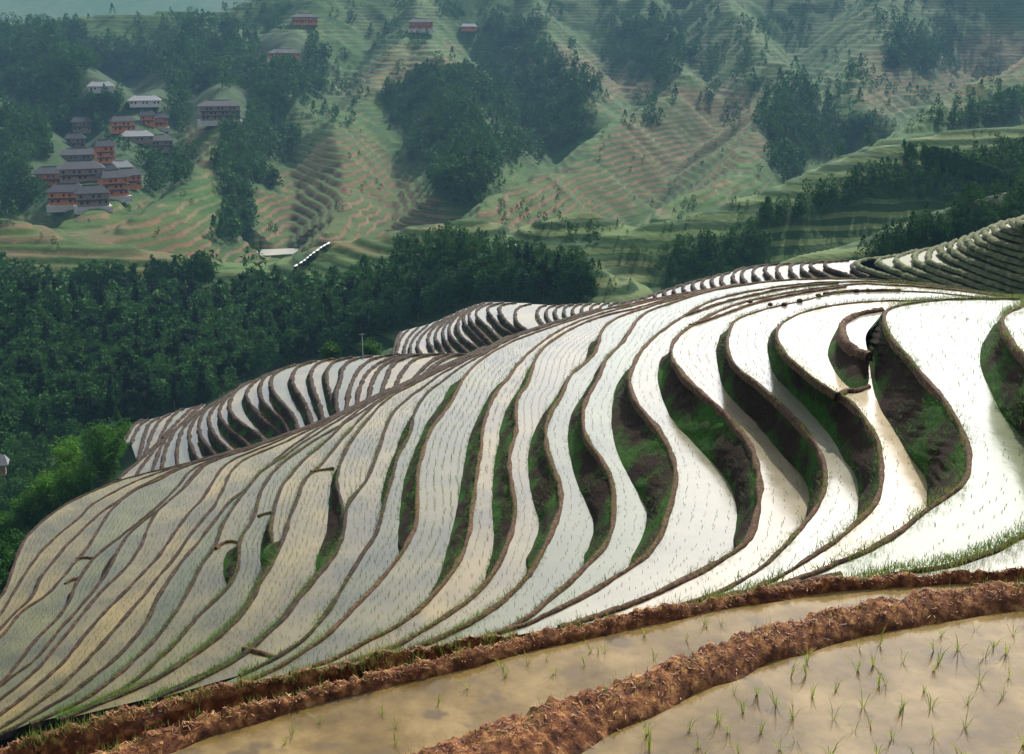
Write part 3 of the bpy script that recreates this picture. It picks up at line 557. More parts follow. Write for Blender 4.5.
# water sheets
xs_ = np.linspace(-260, 1480, 240); fl, ft = smooth(F1_low), smooth(F3_top)
A0 = np.stack([xs_, np.interp(xs_, fl[:, 0], fl[:, 1])-5], 1); B0 = np.stack([xs_, np.interp(xs_, np.r_[-300, ft[:, 0]], np.r_[1150, ft[:, 1]])+9], 1)
o = tri_obj("paddy_water", np.vstack([level(A0, Z1), level(B0, Z1)]), [(i, i+1, 241+i, 240+i) for i in range(239)], M["mud"]); tag(o, "shallow brown water of the narrow paddy between two reddish bunds", "paddy", None, "structure")
C2 = resample(smooth(F3_low), n=120)+[0, -8]; D2 = resample([(380, 1250), (800, 1250), (1400, 1100), (2000, 900)], n=80)
o = tri_obj("paddy_water", np.vstack([level(C2, Z2), level(D2, Z2)]), ribbon(C2, D2), M["mud"]); tag(o, "brown mirror-like water of the nearest paddy at lower right", "paddy", None, "structure")
SAMPLES.append(level(D2, Z2)); SAMPLES.append(level(B0, Z1)[::5]); SAMPLES.append(np.array([[x, y, Z2-0.3] for x in (-14,-10,-6,-2,2,6,10,14) for y in (-8,-4,0,4,7)]))

# ------------------------------------------------------------------ ground sheet (polar round the viewpoint): hill base, valley, ridges, mountains
RIDGES = []   # (points [(px,py,depth)], slope, roundness)
def deep(d): return d if d < 460 else 460+(d-460)*2.4
def ridge(pts, slope, rnd=6.0): RIDGES.append((np.array([PD(p[0], p[1], deep(p[2])) for p in pts]), slope, rnd))
ridge([(-250,12,760),(-100,14,760),(0,21,740),(60,19,750),(120,21,760),(200,16,770),(245,2,780),(330,-30,800),(450,-50,830),(600,-55,860),(800,-60,880),(1000,-70,860),(1250,-80,850)], 0.78, 18)
ridge([(20,25,740),(45,45,680),(75,70,640),(100,95,610)], 0.77, 7)
ridge([(-120,60,620),(-30,90,600),(20,130,570),(30,180,530)], 0.72, 9)
ridge([(200,20,760),(190,55,700),(170,85,660),(150,112,610)], 0.72, 9)
ridge([(150,108,620),(120,140,570),(95,175,520),(100,208,490),(60,232,470),(20,245,455)], 0.77, 9)
ridge([(240,30,760),(225,80,660),(222,118,590),(215,150,550),(190,190,510),(150,222,480),(110,245,460)], 0.84, 6)
ridge([(330,-20,800),(300,20,740),(282,58,690),(270,95,640)], 0.77, 7)
ridge([(420,-10,800),(415,28,740),(400,50,700),(370,85,650),(335,118,600),(338,160,560),(345,200,520),(335,245,480)], 0.90, 4)
ridge([(415,28,740),(440,60,680),(450,95,640),(480,140,570),(470,180,520)], 0.77, 11)
ridge([(520,-20,820),(548,35,750),(575,72,690),(590,108,640)], 0.82, 5)
ridge([(640,-20,840),(660,40,760),(690,84,680),(620,130,610),(550,178,540),(475,222,470)], 0.84, 4)
ridge([(700,-30,860),(760,60,700),(790,74,670),(765,106,610),(745,150,555),(720,190,500),(660,220,460)], 0.86, 4)
ridge([(880,-30,860),(880,40,740),(850,80,680),(870,110,630)], 0.77, 9)
ridge([(1100,20,700),(1020,70,620),(950,105,560),(890,140,510),(840,165,480)], 0.82, 6)
# nearer ridges
ridge([(1130,112,430),(1030,122,415),(940,131,400),(860,150,388),(780,186,366),(700,214,348),(640,230,338),(590,246,330)], 0.60, 4)
ridge([(600,212,352),(585,212,352),(560,216,348)], 0.55, 3)
ridge([(1120,180,285),(1030,193,262),(930,220,246),(860,243,232),(790,264,220)], 0.75, 3)
ridge([(470,218,395),(415,226,392),(350,240,400),(300,262,400)], 0.45, 6)
ridge([(-100,215,450),(0,222,440),(60,238,425),(150,256,410),(240,268,400)], 0.42, 8)
ridge([(20,306,320),(-40,300,330),(-150,300,330)], 0.5, 4)
ridge([(460,250,345),(540,262,320),(600,275,300)], 0.5, 5)
def seg_height(x, y, pts, slope, rnd):
    best = np.full(x.shape, -1e9)
    for a, b in zip(pts, pts[1:]):
        d = b[:2]-a[:2]; L2 = float(d@d)+1e-9
        t = np.clip(((x-a[0])*d[0]+(y-a[1])*d[1])/L2, 0, 1)
        dx, dy = x-(a[0]+t*d[0]), y-(a[1]+t*d[1])
        dist = np.sqrt(dx*dx+dy*dy+rnd*rnd)-rnd
        best = np.maximum(best, a[2]+(b[2]-a[2])*t-slope*dist)
    return best
# cheap smooth value noise
_tab = rng.random((256, 256))
def vnoise(x, y):
    xi, yi = np.floor(x).astype(int), np.floor(y).astype(int); fx, fy = x-xi, y-yi
    fx, fy = fx*fx*(3-2*fx), fy*fy*(3-2*fy)
    g = lambda i, j: _tab[i % 256, j % 256]
    return (g(xi, yi)*(1-fx)+g(xi+1, yi)*fx)*(1-fy)+(g(xi, yi+1)*(1-fx)+g(xi+1, yi+1)*fx)*fy
def fbm(x, y, s, o=4):
    v = 0; a = 0.5
    for k in range(o): v = v+a*(vnoise(x/s*2**k+17.3*k, y/s*2**k+5.1*k)-0.5); a *= 0.5
    return v
def mountains(x, y):
    wx = x+14*fbm(x, y, 70); wy = y+14*fbm(x+300, y, 70)
    acc = np.zeros(x.shape); kk = 0.33
    floor = -83+6*fbm(x, y, 90)-38*np.clip((np.sqrt(x*x+y*y)-430)/110, 0, 1)
    hs = [floor]+[seg_height(wx, wy, p, s, r) for p, s, r in RIDGES]
    mx = np.max(hs, axis=0)
    for h in hs: acc += np.exp(np.clip(kk*(h-mx), -60, 0))
    z = mx+np.log(acc)/kk*0.8
    r = np.sqrt(x*x+y*y)
    z += np.clip((r-400)/120, 0, 1)*np.clip(r/750, 0.8, 1.8)*(10*fbm(x+50, y, 70, 4)+2.5*fbm(x, y+90, 18, 3)-20*np.abs(fbm(x+800, y+40, 120, 4))+5)
    return z

az_f = np.radians(np.arange(-33, 33.001, 0.1))
az = np.concatenate([np.radians(np.linspace(-180, -35, 40)), az_f, np.radians(np.linspace(35, 180, 40))])
rr = np.concatenate([np.array([0.5, 2, 4, 6]), np.geomspace(8, 120, 180), np.geomspace(121.5, 300, 130), np.arange(301.5, 700, 1.7), np.arange(700, 1800, 3.0), np.geomspace(1805, 5200, 40)])
AZ, RR = np.meshgrid(az, rr, indexing="ij")
X, Y = RR*np.sin(AZ), RR*np.cos(AZ)
Zm = mountains(X, Y)
far_fade = np.clip((RR-1750)/500, 0, 1); Zm = Zm*(1-far_fade)+(-60+30*fbm(X, Y, 400)+(190+80*fbm(X, Y+3000, 300))*np.exp(-((RR-3000)/520)**2))*far_fade
side = np.clip((np.abs(np.degrees(AZ))-36)/20, 0, 1)*np.clip(1-RR/2200, 0, 1)
Zm = Zm*(1-side)+np.minimum(Zm, -40)*side
# base of the near hill from the traced terraces
pts = np.vstack(SAMPLES); pts = pts[np.isfinite(pts).all(1)]
pts = pts[(np.linalg.norm(pts[:, :2], axis=1) < 330)]
cell = {}
for p in pts:
    key = (int(p[0]//1.2), int(p[1]//1.2))
    if key not in cell or p[2] < cell[key][2]: cell[key] = p
pts = np.array(list(cell.values()))
kd = kdtree.KDTree(len(pts))
for i, p in enumerate(pts): kd.insert((p[0], p[1], 0), i)
kd.balance()
Zh = np.full(X.shape, -1e9); NearD = np.full(X.shape, 99.0)
near = np.argwhere(RR < 330)
for i, j in near:
    res = kd.find_n((X[i, j], Y[i, j], 0), 5)
    d0 = res[0][2]
    NearD[i, j] = d0
    if d0 > 140: continue
    zmin = min(pts[r[1]][2]+0.30*max(0, r[2]-d0) for r in res)
    Zh[i, j] = zmin-1.0-0.85*max(0.0, d0-1.5)
Zs = Zh.copy()
mf = Zs.copy()
for di in (-1, 0, 1):
    for dj in (-1, 0, 1): mf = np.minimum(mf, np.roll(np.roll(Zs, di, 0), dj, 1))
for _ in range(4):
    bl = sum(np.roll(np.roll(mf, di, 0), dj, 1) for di in (-1, 0, 1) for dj in (-1, 0, 1))/9.0
    mf = np.where(mf < -1e6, mf, np.where(bl < -1e4, mf, bl))
Zh = np.where(Zh < -1e6, Zh, np.minimum(mf, Zh))
Zh = np.where(Zh < -1e6, -1e9, Zh)
Z = np.maximum(Zh, Zm)
# let the mountain floor never rise through the traced terraces
hillzone = (Zh > -1e8) & (Zh > Zm-40) & (RR < 215)
Z = np.where((RR < 130) & (Zh > -1e8), np.maximum(Zh, -80), Z)
# stepped fields on the far slopes
PX, PY = proj(X, Y, Z)
front = (np.abs(AZ) < math.radians(60)) & (RR > 60)
def poly_mask(poly, soft=0):
    poly = np.array(poly, float); inside = np.zeros(PX.shape, bool)
    j = len(poly)-1
    for i in range(len(poly)):
        xi, yi = poly[i]; xj, yj = poly[j]
        inside ^= ((yi > PYw) != (yj > PYw)) & (PXw < (xj-xi)*(PYw-yi)/(yj-yi+1e-9)+xi)
        j = i
    return inside
def soft_mask(polys_):
    global PXw, PYw
    acc = np.zeros(X.shape)
    for q in range(8):
        a = q*0.785; rad = 5+7*(q % 3)
        PXw = PX+60*fbm(X, Y, 45)+14*fbm(X, Y, 9)+rad*math.cos(a); PYw = PY+34*fbm(X+99, Y, 45)+9*fbm(X+70, Y, 9)+rad*0.7*math.sin(a)
        m = np.zeros(X.shape, bool)
        for p_ in polys_: m |= poly_mask(p_)
        acc += m/8.0
    return acc
FOREST = [[(-80,25),(60,30),(120,60),(200,25),(300,35),(330,60),(300,110),(262,116),(230,125),(200,118),(165,120),(190,180),(150,195),(120,205),(60,210),(0,218),(-80,215)],
 [(255,108),(300,120),(268,180),(248,245),(225,248),(232,195),(215,150),(225,130)],
 [(390,100),(430,70),(500,70),(570,92),(600,110),(560,140),(500,175),(468,212),(445,200),(430,180),(400,150)],
 [(775,85),(830,118),(838,150),(805,182),(772,178),(748,150)],
 [(735,225),(800,200),(870,177),(950,161),(1060,148),(1060,197),(960,208),(880,200),(810,218),(770,228)],
 [(-80,295),(0,290),(110,297),(200,290),(250,280),(310,286),(350,276),(400,262),(450,250),(500,262),(560,276),(600,295),(560,310),(420,330),(300,360),(140,430),(100,500),(40,560),(-80,600)],
 [(620,20),(680,20),(690,60),(650,90),(620,60)], [(900,20),(960,40),(940,80),(880,70)], [(840,120),(880,110),(860,150),(830,160)],
 [(480,20),(530,30),(560,70),(520,70),(480,50)], [(950,120),(1060,80),(1060,120),(960,130)], [(850,258),(900,232),(1000,208),(1060,203),(1060,228),(960,246),(880,270)], [(650,262),(700,238),(760,235),(790,255),(740,280),(680,280)]]
EARTH = [[(335,115),(300,150),(262,200),(245,250),(460,235),(440,200),(400,165),(365,130)], [(690,85),(760,80),(780,120),(760,165),(700,200),(600,225),(480,235),(470,215),(560,160)],
 [(-80,220),(60,215),(200,190),(240,235),(240,262),(120,275),(-80,285)], [(20,35),(60,45),(100,75),(60,78),(20,55)], [(400,45),(470,50),(450,75),(390,95),(335,115),(350,80)],
 [(545,40),(640,60),(680,90),(600,110),(560,85)], [(240,262),(380,255),(400,240),(330,235),(250,240)], [(780,215),(900,180),(1000,180),(900,225),(780,255)], [(560,262),(660,258),(660,290),(570,285)],
 [(850,60),(1000,20),(1060,60),(960,100),(860,110)], [(150,105),(250,118),(240,190),(180,165)]]
near_f = [4, 5, 11, 12]
fm = soft_mask([FOREST[q] for q in range(len(FOREST)) if q not in near_f])*(RR > 470)+soft_mask([FOREST[q] for q in near_f])*(RR <= 470)
forest = np.clip((fm-0.5)*2.0+0.5+1.8*fbm(X+7, Y, 26, 5), 0, 1)
earth = soft_mask(EARTH)
forest *= front; earth *= front
earth = earth*np.clip(0.75+1.6*fbm(X, Y, 40), 0.15, 1)*(1-forest)
earth = np.maximum(earth, 0.92*soft_mask([EARTH[0]])*front*(1-forest)*np.clip(0.95+1.2*fbm(X+11, Y, 30), 0.3, 1))
nearhill = (RR < 240) & (Zh >= Zm-0.5)
grassy = np.exp(-((PX-470)/110)**2-((PY-345)/40)**2)
slopewood = np.where(PX < 170, 1.0, np.clip((NearD-1.6)/1.5, 0, 1)*(1-grassy))
forest = np.where(nearhill, slopewood, forest)
stripe = np.where(nearhill, 0.0, 0.38*np.clip(0.45+2.6*fbm(X+500, Y, 60), 0, 1)*(1-forest))
step = np.where(RR > 950, 4.4, np.where(RR > 520, 3.2, 2.2))
zz = Z/step+0.6*fbm(X, Y, 40, 2)
fr = zz-np.floor(zz); tread = np.clip((fr-0.62)/0.38, 0, 1)
zt = (np.floor(zz)+tread-0.6*fbm(X, Y, 40, 2))*step
amt = np.where((RR > 200) & ~nearhill, 0.85*(1-forest), 0)*np.clip((1800-RR)/100, 0, 1)
Z = Z*(1-amt)+zt*amt
na, nr = X.shape
idx = np.arange(na*nr).reshape(na, nr)
quads = np.stack([idx[:-1, :-1], idx[1:, :-1], idx[1:, 1:], idx[:-1, 1:]], -1).reshape(-1, 4)[:, ::-1]
quads = np.vstack([quads, np.stack([idx[-1, :-1], idx[0, :-1], idx[0, 1:], idx[-1, 1:]], -1)[:, ::-1]])
def ground_z(x, y):
    r = math.hypot(x, y); a = math.atan2(x, y)
    i = np.clip(np.searchsorted(az, a)-1, 0, na-2); j = np.clip(np.searchsorted(rr, r)-1, 0, nr-2)
    u = (a-az[i])/(az[i+1]-az[i]); v = (r-rr[j])/(rr[j+1]-rr[j])
    return float(Z[i, j]*(1-u)*(1-v)+Z[i+1, j]*u*(1-v)+Z[i, j+1]*(1-u)*v+Z[i+1, j+1]*u*v)
def hit(px, py, rmin=150.0):
    """first point of the ground sheet seen at a photo pixel"""
    d = ray(px, py); a = math.atan2(d[0], d[1]); i = int(np.clip(np.searchsorted(az, a)-1, 0, na-2)); u = (a-az[i])/(az[i+1]-az[i])
    col = Z[i]*(1-u)+Z[i+1]*u; line = rr*d[2]/math.hypot(d[0], d[1])
    ok = np.argwhere((col >= line) & (rr > rmin))
    if len(ok) == 0: return None
    j = int(ok[0, 0]); r = rr[j]
    if r > 2000: return None
    if j > 0:
        g0, g1 = line[j-1]-col[j-1], line[j]-col[j]
        if g0 > 0: r = rr[j-1]+(rr[j]-rr[j-1])*g0/(g0-g1+1e-9)
    x, y = r*math.sin(a), r*math.cos(a)
    return np.array([x, y, ground_z(x, y)])
cloud_shade = np.clip((470-RR)/40, 0, 1)*(1-0.75*soft_mask([EARTH[2], EARTH[6]]))*np.clip(0.78+0.9*fbm(X+31, Y, 22), 0.2, 0.95)*(~nearhill)  # cloud shadow painted as darker green over the nearer ridges and valley
FIELDS = []
def field(poly, lab, grp=None):
    mx_ = sum(q[0] for q in poly)/len(poly); my_ = sum(q[1] for q in poly)/len(poly); h = hit(mx_, my_+1.0, 250)
    if h is None: return
    z = h[2]+0.7; FIELDS.append((poly, z, lab, grp))
field([(232,252),(240,249.5),(270,249),(300,248),(311,249),(306,254),(290,254),(262,256),(244,254)], "largest white flooded field across the valley, a flat bright sliver")
for (x, y) in [(328,243),(324.5,245),(321,247),(317.5,249.5),(314,252),(311,254.5),(308,257),(305,259.5),(301,262),(296,265)]:
    field([(x-2.4,y+1.7),(x-0.5,y-0.7),(x+2.4,y-1.5),(x+1.7,y+0.9)], "tiny white paddy in the staircase running down beside the largest white flooded field", "staircase of tiny white paddies")
for poly, lab in [([(500,246),(512,243),(520,245),(512,249)], "pale little field at the left foot of the terraced knoll")]: field(poly, lab)
for poly, z, lab, grp in FIELDS:
    Q3 = level(poly, z); c_ = Q3.mean(0); Q3 = c_+(Q3-c_)*1.12+0.0
    m_ = pip(X.ravel(), Y.ravel(), Q3[:, :2]).reshape(X.shape) & front & (RR > 250)
    d_ = np.hypot(X-c_[0], Y-c_[1])
    Z = np.where(m_, np.minimum(Z, z-0.5), Z)
    near_edge = (d_ < 1.15*np.max(np.linalg.norm(Q3[:, :2]-c_[:2], axis=1))) & (RR < math.hypot(c_[0], c_[1])) & (RR > 250) & (np.abs(np.degrees(AZ)-math.degrees(math.atan2(c_[0], c_[1]))) < 4) & (d_ < 22) & (c_[0] < 40)
    Z = np.where(near_edge, np.minimum(Z, z-0.3), Z)
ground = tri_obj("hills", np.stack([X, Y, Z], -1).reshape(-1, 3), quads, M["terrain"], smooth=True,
                 attrs={"forest": forest.ravel(), "earth": earth.ravel(), "cloud_shade": cloud_shade.ravel(), "stripe": stripe.ravel()})
tag(ground, "terraced green and brown mountainsides around the valley", "hills", None, "structure")

def forest_at(p):
    r = math.hypot(p[0], p[1]); a = math.atan2(p[0], p[1])
    return float(forest[int(np.clip(np.searchsorted(az, a)-1, 0, na-1)), int(np.clip(np.searchsorted(rr, r)-1, 0, nr-1))])
def inpoly(px, py, poly):
    c = False; j = len(poly)-1
    for i in range(len(poly)):
        if (poly[i][1] > py) != (poly[j][1] > py) and px < (poly[j][0]-poly[i][0])*(py-poly[i][1])/(poly[j][1]-poly[i][1]+1e-9)+poly[i][0]: c = not c
        j = i
    return c

# ------------------------------------------------------------------ trees
def leaf_cloud(blobs, n, size, r):
    V, T = [], []
    w = np.array([b[3]**2 for b in blobs]); w /= w.sum()
    for _ in range(n):
        b = blobs[r.choice(len(blobs), p=w)]
        d = r.normal(size=3); d /= np.linalg.norm(d); rad = b[3]*(r.random()**0.33)*r.uniform(0.7, 1.12)
        c = np.array(b[:3])+d*rad*np.array([1, 1, b[4]])
        a = r.normal(size=3); a /= np.linalg.norm(a); e = np.cross(a, d+0.3*r.normal(size=3)); e /= np.linalg.norm(e)+1e-9
        s = size*r.uniform(0.6, 1.3); k = len(V)
        V += [c-a*s, c+e*s*0.55, c+a*s, c-e*s*0.55]; T.append((k, k+1, k+2, k+3))
    return np.array(V), np.array(T)
def tube(p, q, r0, r1, n=6):
    p, q = np.array(p, float), np.array(q, float); d = q-p; d /= np.linalg.norm(d); a = np.cross(d, [0.3, 0.9, 0.2]); a /= np.linalg.norm(a); b = np.cross(d, a)
    V = [p+(a*math.cos(t)+b*math.sin(t))*r0 for t in np.linspace(0, 2*math.pi, n, False)]+[q+(a*math.cos(t)+b*math.sin(t))*r1 for t in np.linspace(0, 2*math.pi, n, False)]
    return V, [(i, (i+1) % n, n+(i+1) % n, n+i) for i in range(n)]
def join(parts):
    V, T = [], []
    for v, t in parts:
        k = len(V); V += list(v); T += [tuple(i+k for i in f) for f in t]
    return V, T
def make_tree(name, h, w, kind, mat, seed, n=900):
    r = np.random.default_rng(seed); root = empty(name)
    limbs = [tube((0, 0, -0.6), (0.1*r.normal(), 0.1*r.normal(), h*0.45), 0.035*h*0.5, 0.02*h*0.5)]; blobs = []
    top = (0.15*r.normal(), 0.15*r.normal(), h*0.85); limbs.append(tube((0, 0, h*0.4), top, 0.02*h*0.5, 0.03))
    if kind == "round":
        for _ in range(9):
            a = r.random()*6.28; q = r.uniform(0.1, 0.36)*w; z = r.uniform(0.32, 0.9)*h
            blobs.append((math.cos(a)*q, math.sin(a)*q, z, w*r.uniform(0.16, 0.27), 0.8))
    else:
        for i in range(9):
            f = i/8; a = r.random()*6.28; q = w*0.16*(1-f)*r.random()
            blobs.append((math.cos(a)*q, math.sin(a)*q, h*(0.22+0.74*f), w*(0.36*(1-f)+0.07)*r.uniform(0.85, 1.15), 0.9))
    for b in blobs[:6]: limbs.append(tube((0, 0, b[2]*0.6), (b[0]*0.8, b[1]*0.8, b[2]), 0.06, 0.03))
    V, T = join(limbs); mesh_obj("trunk", V, T, M["bark"], root)
    V, T = leaf_cloud(blobs, n, 0.036*h, r); tri_obj("crown", V, T, mat, root)
    return root
def make_bamboo(name, h, n_culm, seed, spread=1.6, lean=(0.2, 0)):
    r = np.random.default_rng(seed); root = empty(name); cul, V, T = [], [], []
    for c in range(n_culm):
        a = r.random()*6.28; q = spread*math.sqrt(r.random())*0.35; hh = h*r.uniform(0.65, 1.0)
        base = np.array([math.cos(a)*q, math.sin(a)*q, -0.5]); out = np.array([math.cos(a)*r.uniform(0.3, 1.2)+lean[0], math.sin(a)*r.uniform(0.3, 1.2)+lean[1], 0])*spread*0.8
        pts = [base+np.array([0, 0, hh*t*(1-0.12*t*t)])+out*(t**2.6) for t in np.linspace(0, 1, 9)]
        for p, q2, t in zip(pts, pts[1:], np.linspace(0, 1, 8)): cul.append(tube(p, q2, 0.05*(1-0.8*t)+0.008, 0.05*(1-0.8*(t+0.12))+0.006, 5))
        for _ in range(105):
            t = r.uniform(0.28, 1.0)**0.8; k = min(7, int(t*8)); p = pts[k]*(1-(t*8-k))+pts[k+1]*(t*8-k)
            d = r.normal(size=3); d[2] = d[2]*0.5-0.25; d /= np.linalg.norm(d); p = p+d*r.uniform(0.05, 0.75)*(1.25-0.55*t)
            e = np.cross(d, r.normal(size=3)); e /= np.linalg.norm(e); s = r.uniform(0.35, 0.8); b = len(V)
            V += [p, p+d*s*0.5+e*s*0.17, p+d*s+np.array([0, 0, -0.08]), p+d*s*0.5-e*s*0.13]; T.append((b, b+1, b+2, b+3))
    Vc, Tc = join(cul); mesh_obj("culms", Vc, Tc, M["culm"], root)
    tri_obj("foliage", V, T, M["leaf_bamboo"] if h > 6 else M["leaf_mid"], root)
    return root
VALLEY = [(-20,300),(110,309),(200,302),(250,292),(310,297),(350,290),(400,273),(450,262),(500,273),(560,288),(600,302),(570,306),(470,303),(395,330),(345,356),(262,374),(205,408),(140,424),(118,432),(60,438),(15,450),(-20,470)]
protos = []
for s in range(3): protos.append(make_tree("valley_tree", 9.5, 5.5, "round", M["leaf_shaded"], 11+s, 2300))
for s in range(3): protos.append(make_tree("conifer_tree", 11.0, 4.6, "cone", M["leaf_shaded"], 21+s, 2000))
for s in range(2): protos.append(make_tree("valley_tree", 8.5, 5.5, "round", M["leaf_mid"], 31+s, 2100))
TREE_LABEL = {"valley_tree": "dark green broadleaf tree among many in the shaded valley forest below the terraces",
              "conifer_tree": "dark slender pointed tree among many in the shaded valley forest below the terraces"}
used = set(); placed = []; tries = 0
def put(proto, x, y, z, sc, rz, label, cat, group, first_used=used):
    if proto.name in first_used: o = copy_tree(proto)
    else: o = proto; first_used.add(proto.name)
    o.location = (x, y, z); o.rotation_euler = (0, 0, rz); o.scale = (sc, sc, sc*random.uniform(0.9, 1.15))
    tag(o, label, cat, group); return o
cell = 11.5
while len(placed) < 285 and tries < 9000:
    tries += 1
    px, py = random.uniform(-15, 610), random.uniform(240, 545)
    if not inpoly(px, py, VALLEY): continue
    if 240 < px < 340 and py < 268: continue
    h = hit(px, py)
    if h is None: continue
    gap = 10 if py < 300 else 15
    if any(abs(px-a) < gap and abs(py-b) < gap*0.55 for a, b in placed): continue
    placed.append((px, py))
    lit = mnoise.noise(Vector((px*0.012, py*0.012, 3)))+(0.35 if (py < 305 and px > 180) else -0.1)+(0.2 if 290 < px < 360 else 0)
    pr = random.choice(protos[6:]) if lit > 0.28 else random.choice(protos[:6])  # lit parts of the forest get the paler leaf copy
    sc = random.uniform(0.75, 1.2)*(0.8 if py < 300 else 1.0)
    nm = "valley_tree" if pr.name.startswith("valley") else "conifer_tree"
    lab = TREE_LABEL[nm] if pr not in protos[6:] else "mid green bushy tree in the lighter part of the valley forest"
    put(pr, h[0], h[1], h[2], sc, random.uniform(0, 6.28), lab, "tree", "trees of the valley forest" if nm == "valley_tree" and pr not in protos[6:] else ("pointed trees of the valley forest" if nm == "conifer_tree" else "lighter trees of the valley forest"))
for p in protos:
    if p.name not in used: put(p, *hit(200, 330), 1, 0, TREE_LABEL.get(p.name.split(".")[0], ""), "tree", "trees of the valley forest")
# bright bamboo at the left edge: (px, foot y, metres tall, culms, depth, label)
BAM = [(108,478,12.5,26,150,"tallest bright green bamboo clump, upright beside the pale spur tip"),
       (82,505,10.5,30,146,"broad bright green bamboo clump leaning left, next to the tallest clump"),
       (55,512,9.0,26,144,"rounded green bamboo clump in the middle of the left-hand bamboo group"),
       (30,522,7.5,22,142,"low dark green bamboo clump near the left edge of the photo"),
       (12,535,6.5,18,141,"smallest bamboo clump, at the left edge below the pale roof"),
       (68,470,8.5,22,158,"bamboo clump standing behind the others, darker and half hidden"),
       (330,352,5.0,14,190,"small bright bamboo at the near edge of the forest by the thin pole"),
       (372,352,5.5,16,182,"bright green shrub-like bamboo at the left foot of the small bright spur"),]
for i, (px, py, hh, nc, dep, lab) in enumerate(BAM):
    w = PD(px, py, dep); z = ground_z(w[0], w[1])
    o = make_bamboo("bamboo_clump", hh, nc, 300+i, spread=hh*0.22, lean=(random.uniform(-0.4, 0.3), -0.3))
    o.location = (w[0], w[1], max(z, w[2]-2.0) if z < w[2] else w[2]-0.2); tag(o, lab, "bamboo", None)
open("/tmp/dbg.txt","w").write(str([(b[:2], round(float(PD(b[0], b[1], b[4])[2]), 1), round(ground_z(*PD(b[0], b[1], b[4])[:2]), 1)) for b in BAM])) if False else print("bamboo", [(round(PD(b[0], b[1], b[4])[2], 1), round(ground_z(*PD(b[0], b[1], b[4])[:2]), 1)) for b in BAM])
# thin white pole at the forest edge
w = PD(363, 356, 128); o = empty("slender_pole", (w[0], w[1], w[2])); tag(o, "thin white pole standing at the forest edge behind the striped spur", "pole")
V, T = tube((0, 0, -0.5), (0, 0, 2.6), 0.05, 0.04, 8); mesh_obj("pole_shaft", V, T, M["plaster"], o)
V, T = tube((-0.35, 0, 2.45), (0.35, 0, 2.5), 0.03, 0.03, 6); mesh_obj("cross_arm", V, T, M["plaster"], o)

HOUSES = [ # px, foot y, px wide, storeys, wall, roof, stone base, turn, label
 (69,205,30,2,"wood","tile",1,-.15,"red-brown timber house at the bottom left of the village, on a white stone base"),
 (93,207,26,2,"wood_pale","tile",1,.1,"grey timber house at the village foot, centred on the white retaining wall"),
 (114,197,22,3,"wood","tile",1,.35,"tall orange-brown timber house at the lower right corner of the village"),
 (128,187,20,2,"wood","tile",0,.45,"orange timber house at the right-hand end of the village"),
 (52,184,26,2,"wood","tile",0,-.1,"timber house with orange front on the left side of the village, below dark trees"),
 (80,164,32,2,"wood_pale","tile",0,0,"wide dark-roofed house in the upper middle of the village cluster"),
 (82,180,36,2,"wood_pale","tile",0,.05,"widest grey-roofed house in the centre of the village"),
 (105,163,15,3,"wood","tile",0,.3,"narrow tall timber house right of the wide dark-roofed house"),
 (108,177,14,1,"plaster","tile",0,.2,"tiny pale-walled house squeezed in the centre right of the village"),
 (121,173,16,1,"plaster","tin",0,.3,"small house with pale front and pale roof at the village's right side"),
 (123,131,19,2,"wood","tile",0,.2,"orange-fronted house standing alone above the village among trees"),
 (148,125,12,2,"wood","tile",0,.1,"small red house, left one of the pair by the white wall above the village"),
 (160,128,12,2,"wood","tile",1,.2,"small red house, right one of the pair, with white wall below"),
 (157,150,26,2,"wood_pale","tile",0,.1,"long grey-brown house under the small red pair"),
 (137,141,26,1,"wood_pale","tin",0,.05,"long low house with pale roof edge between the village and the red pair"),
 (220,121,34,3,"wood_pale","tile",1,.1,"large grey many-roofed house on the grassy shelf right of the village"),
 (101,91,20,1,"plaster","tin",0,0,"low white-roofed shed alone in the woods high above the village"),
 (145,105,26,1,"plaster","tin",0,0,"long white-roofed shed in the woods just above the red house pair"),
 (82,131,15,2,"wood_pale","tile",0,0,"dim dark house left of the orange house above the village"),
 (76,148,15,2,"wood_pale","tile",0,0,"dim grey house directly above the wide dark-roofed house"),
 (305,24,22,2,"wood","tile",0,0,"hazy pinkish house near the top of the photo, above the brown spur"),
 (284,57,27,1,"wood","tile",0,0,"long hazy red house on a terrace below the topmost house"),
 (421,30,21,2,"wood","tile",1,0,"hazy reddish house with white base on the central ridge top"),
 (469,30,14,1,"wood","tin",0,0,"small hazy house right of the one on the central ridge top")]
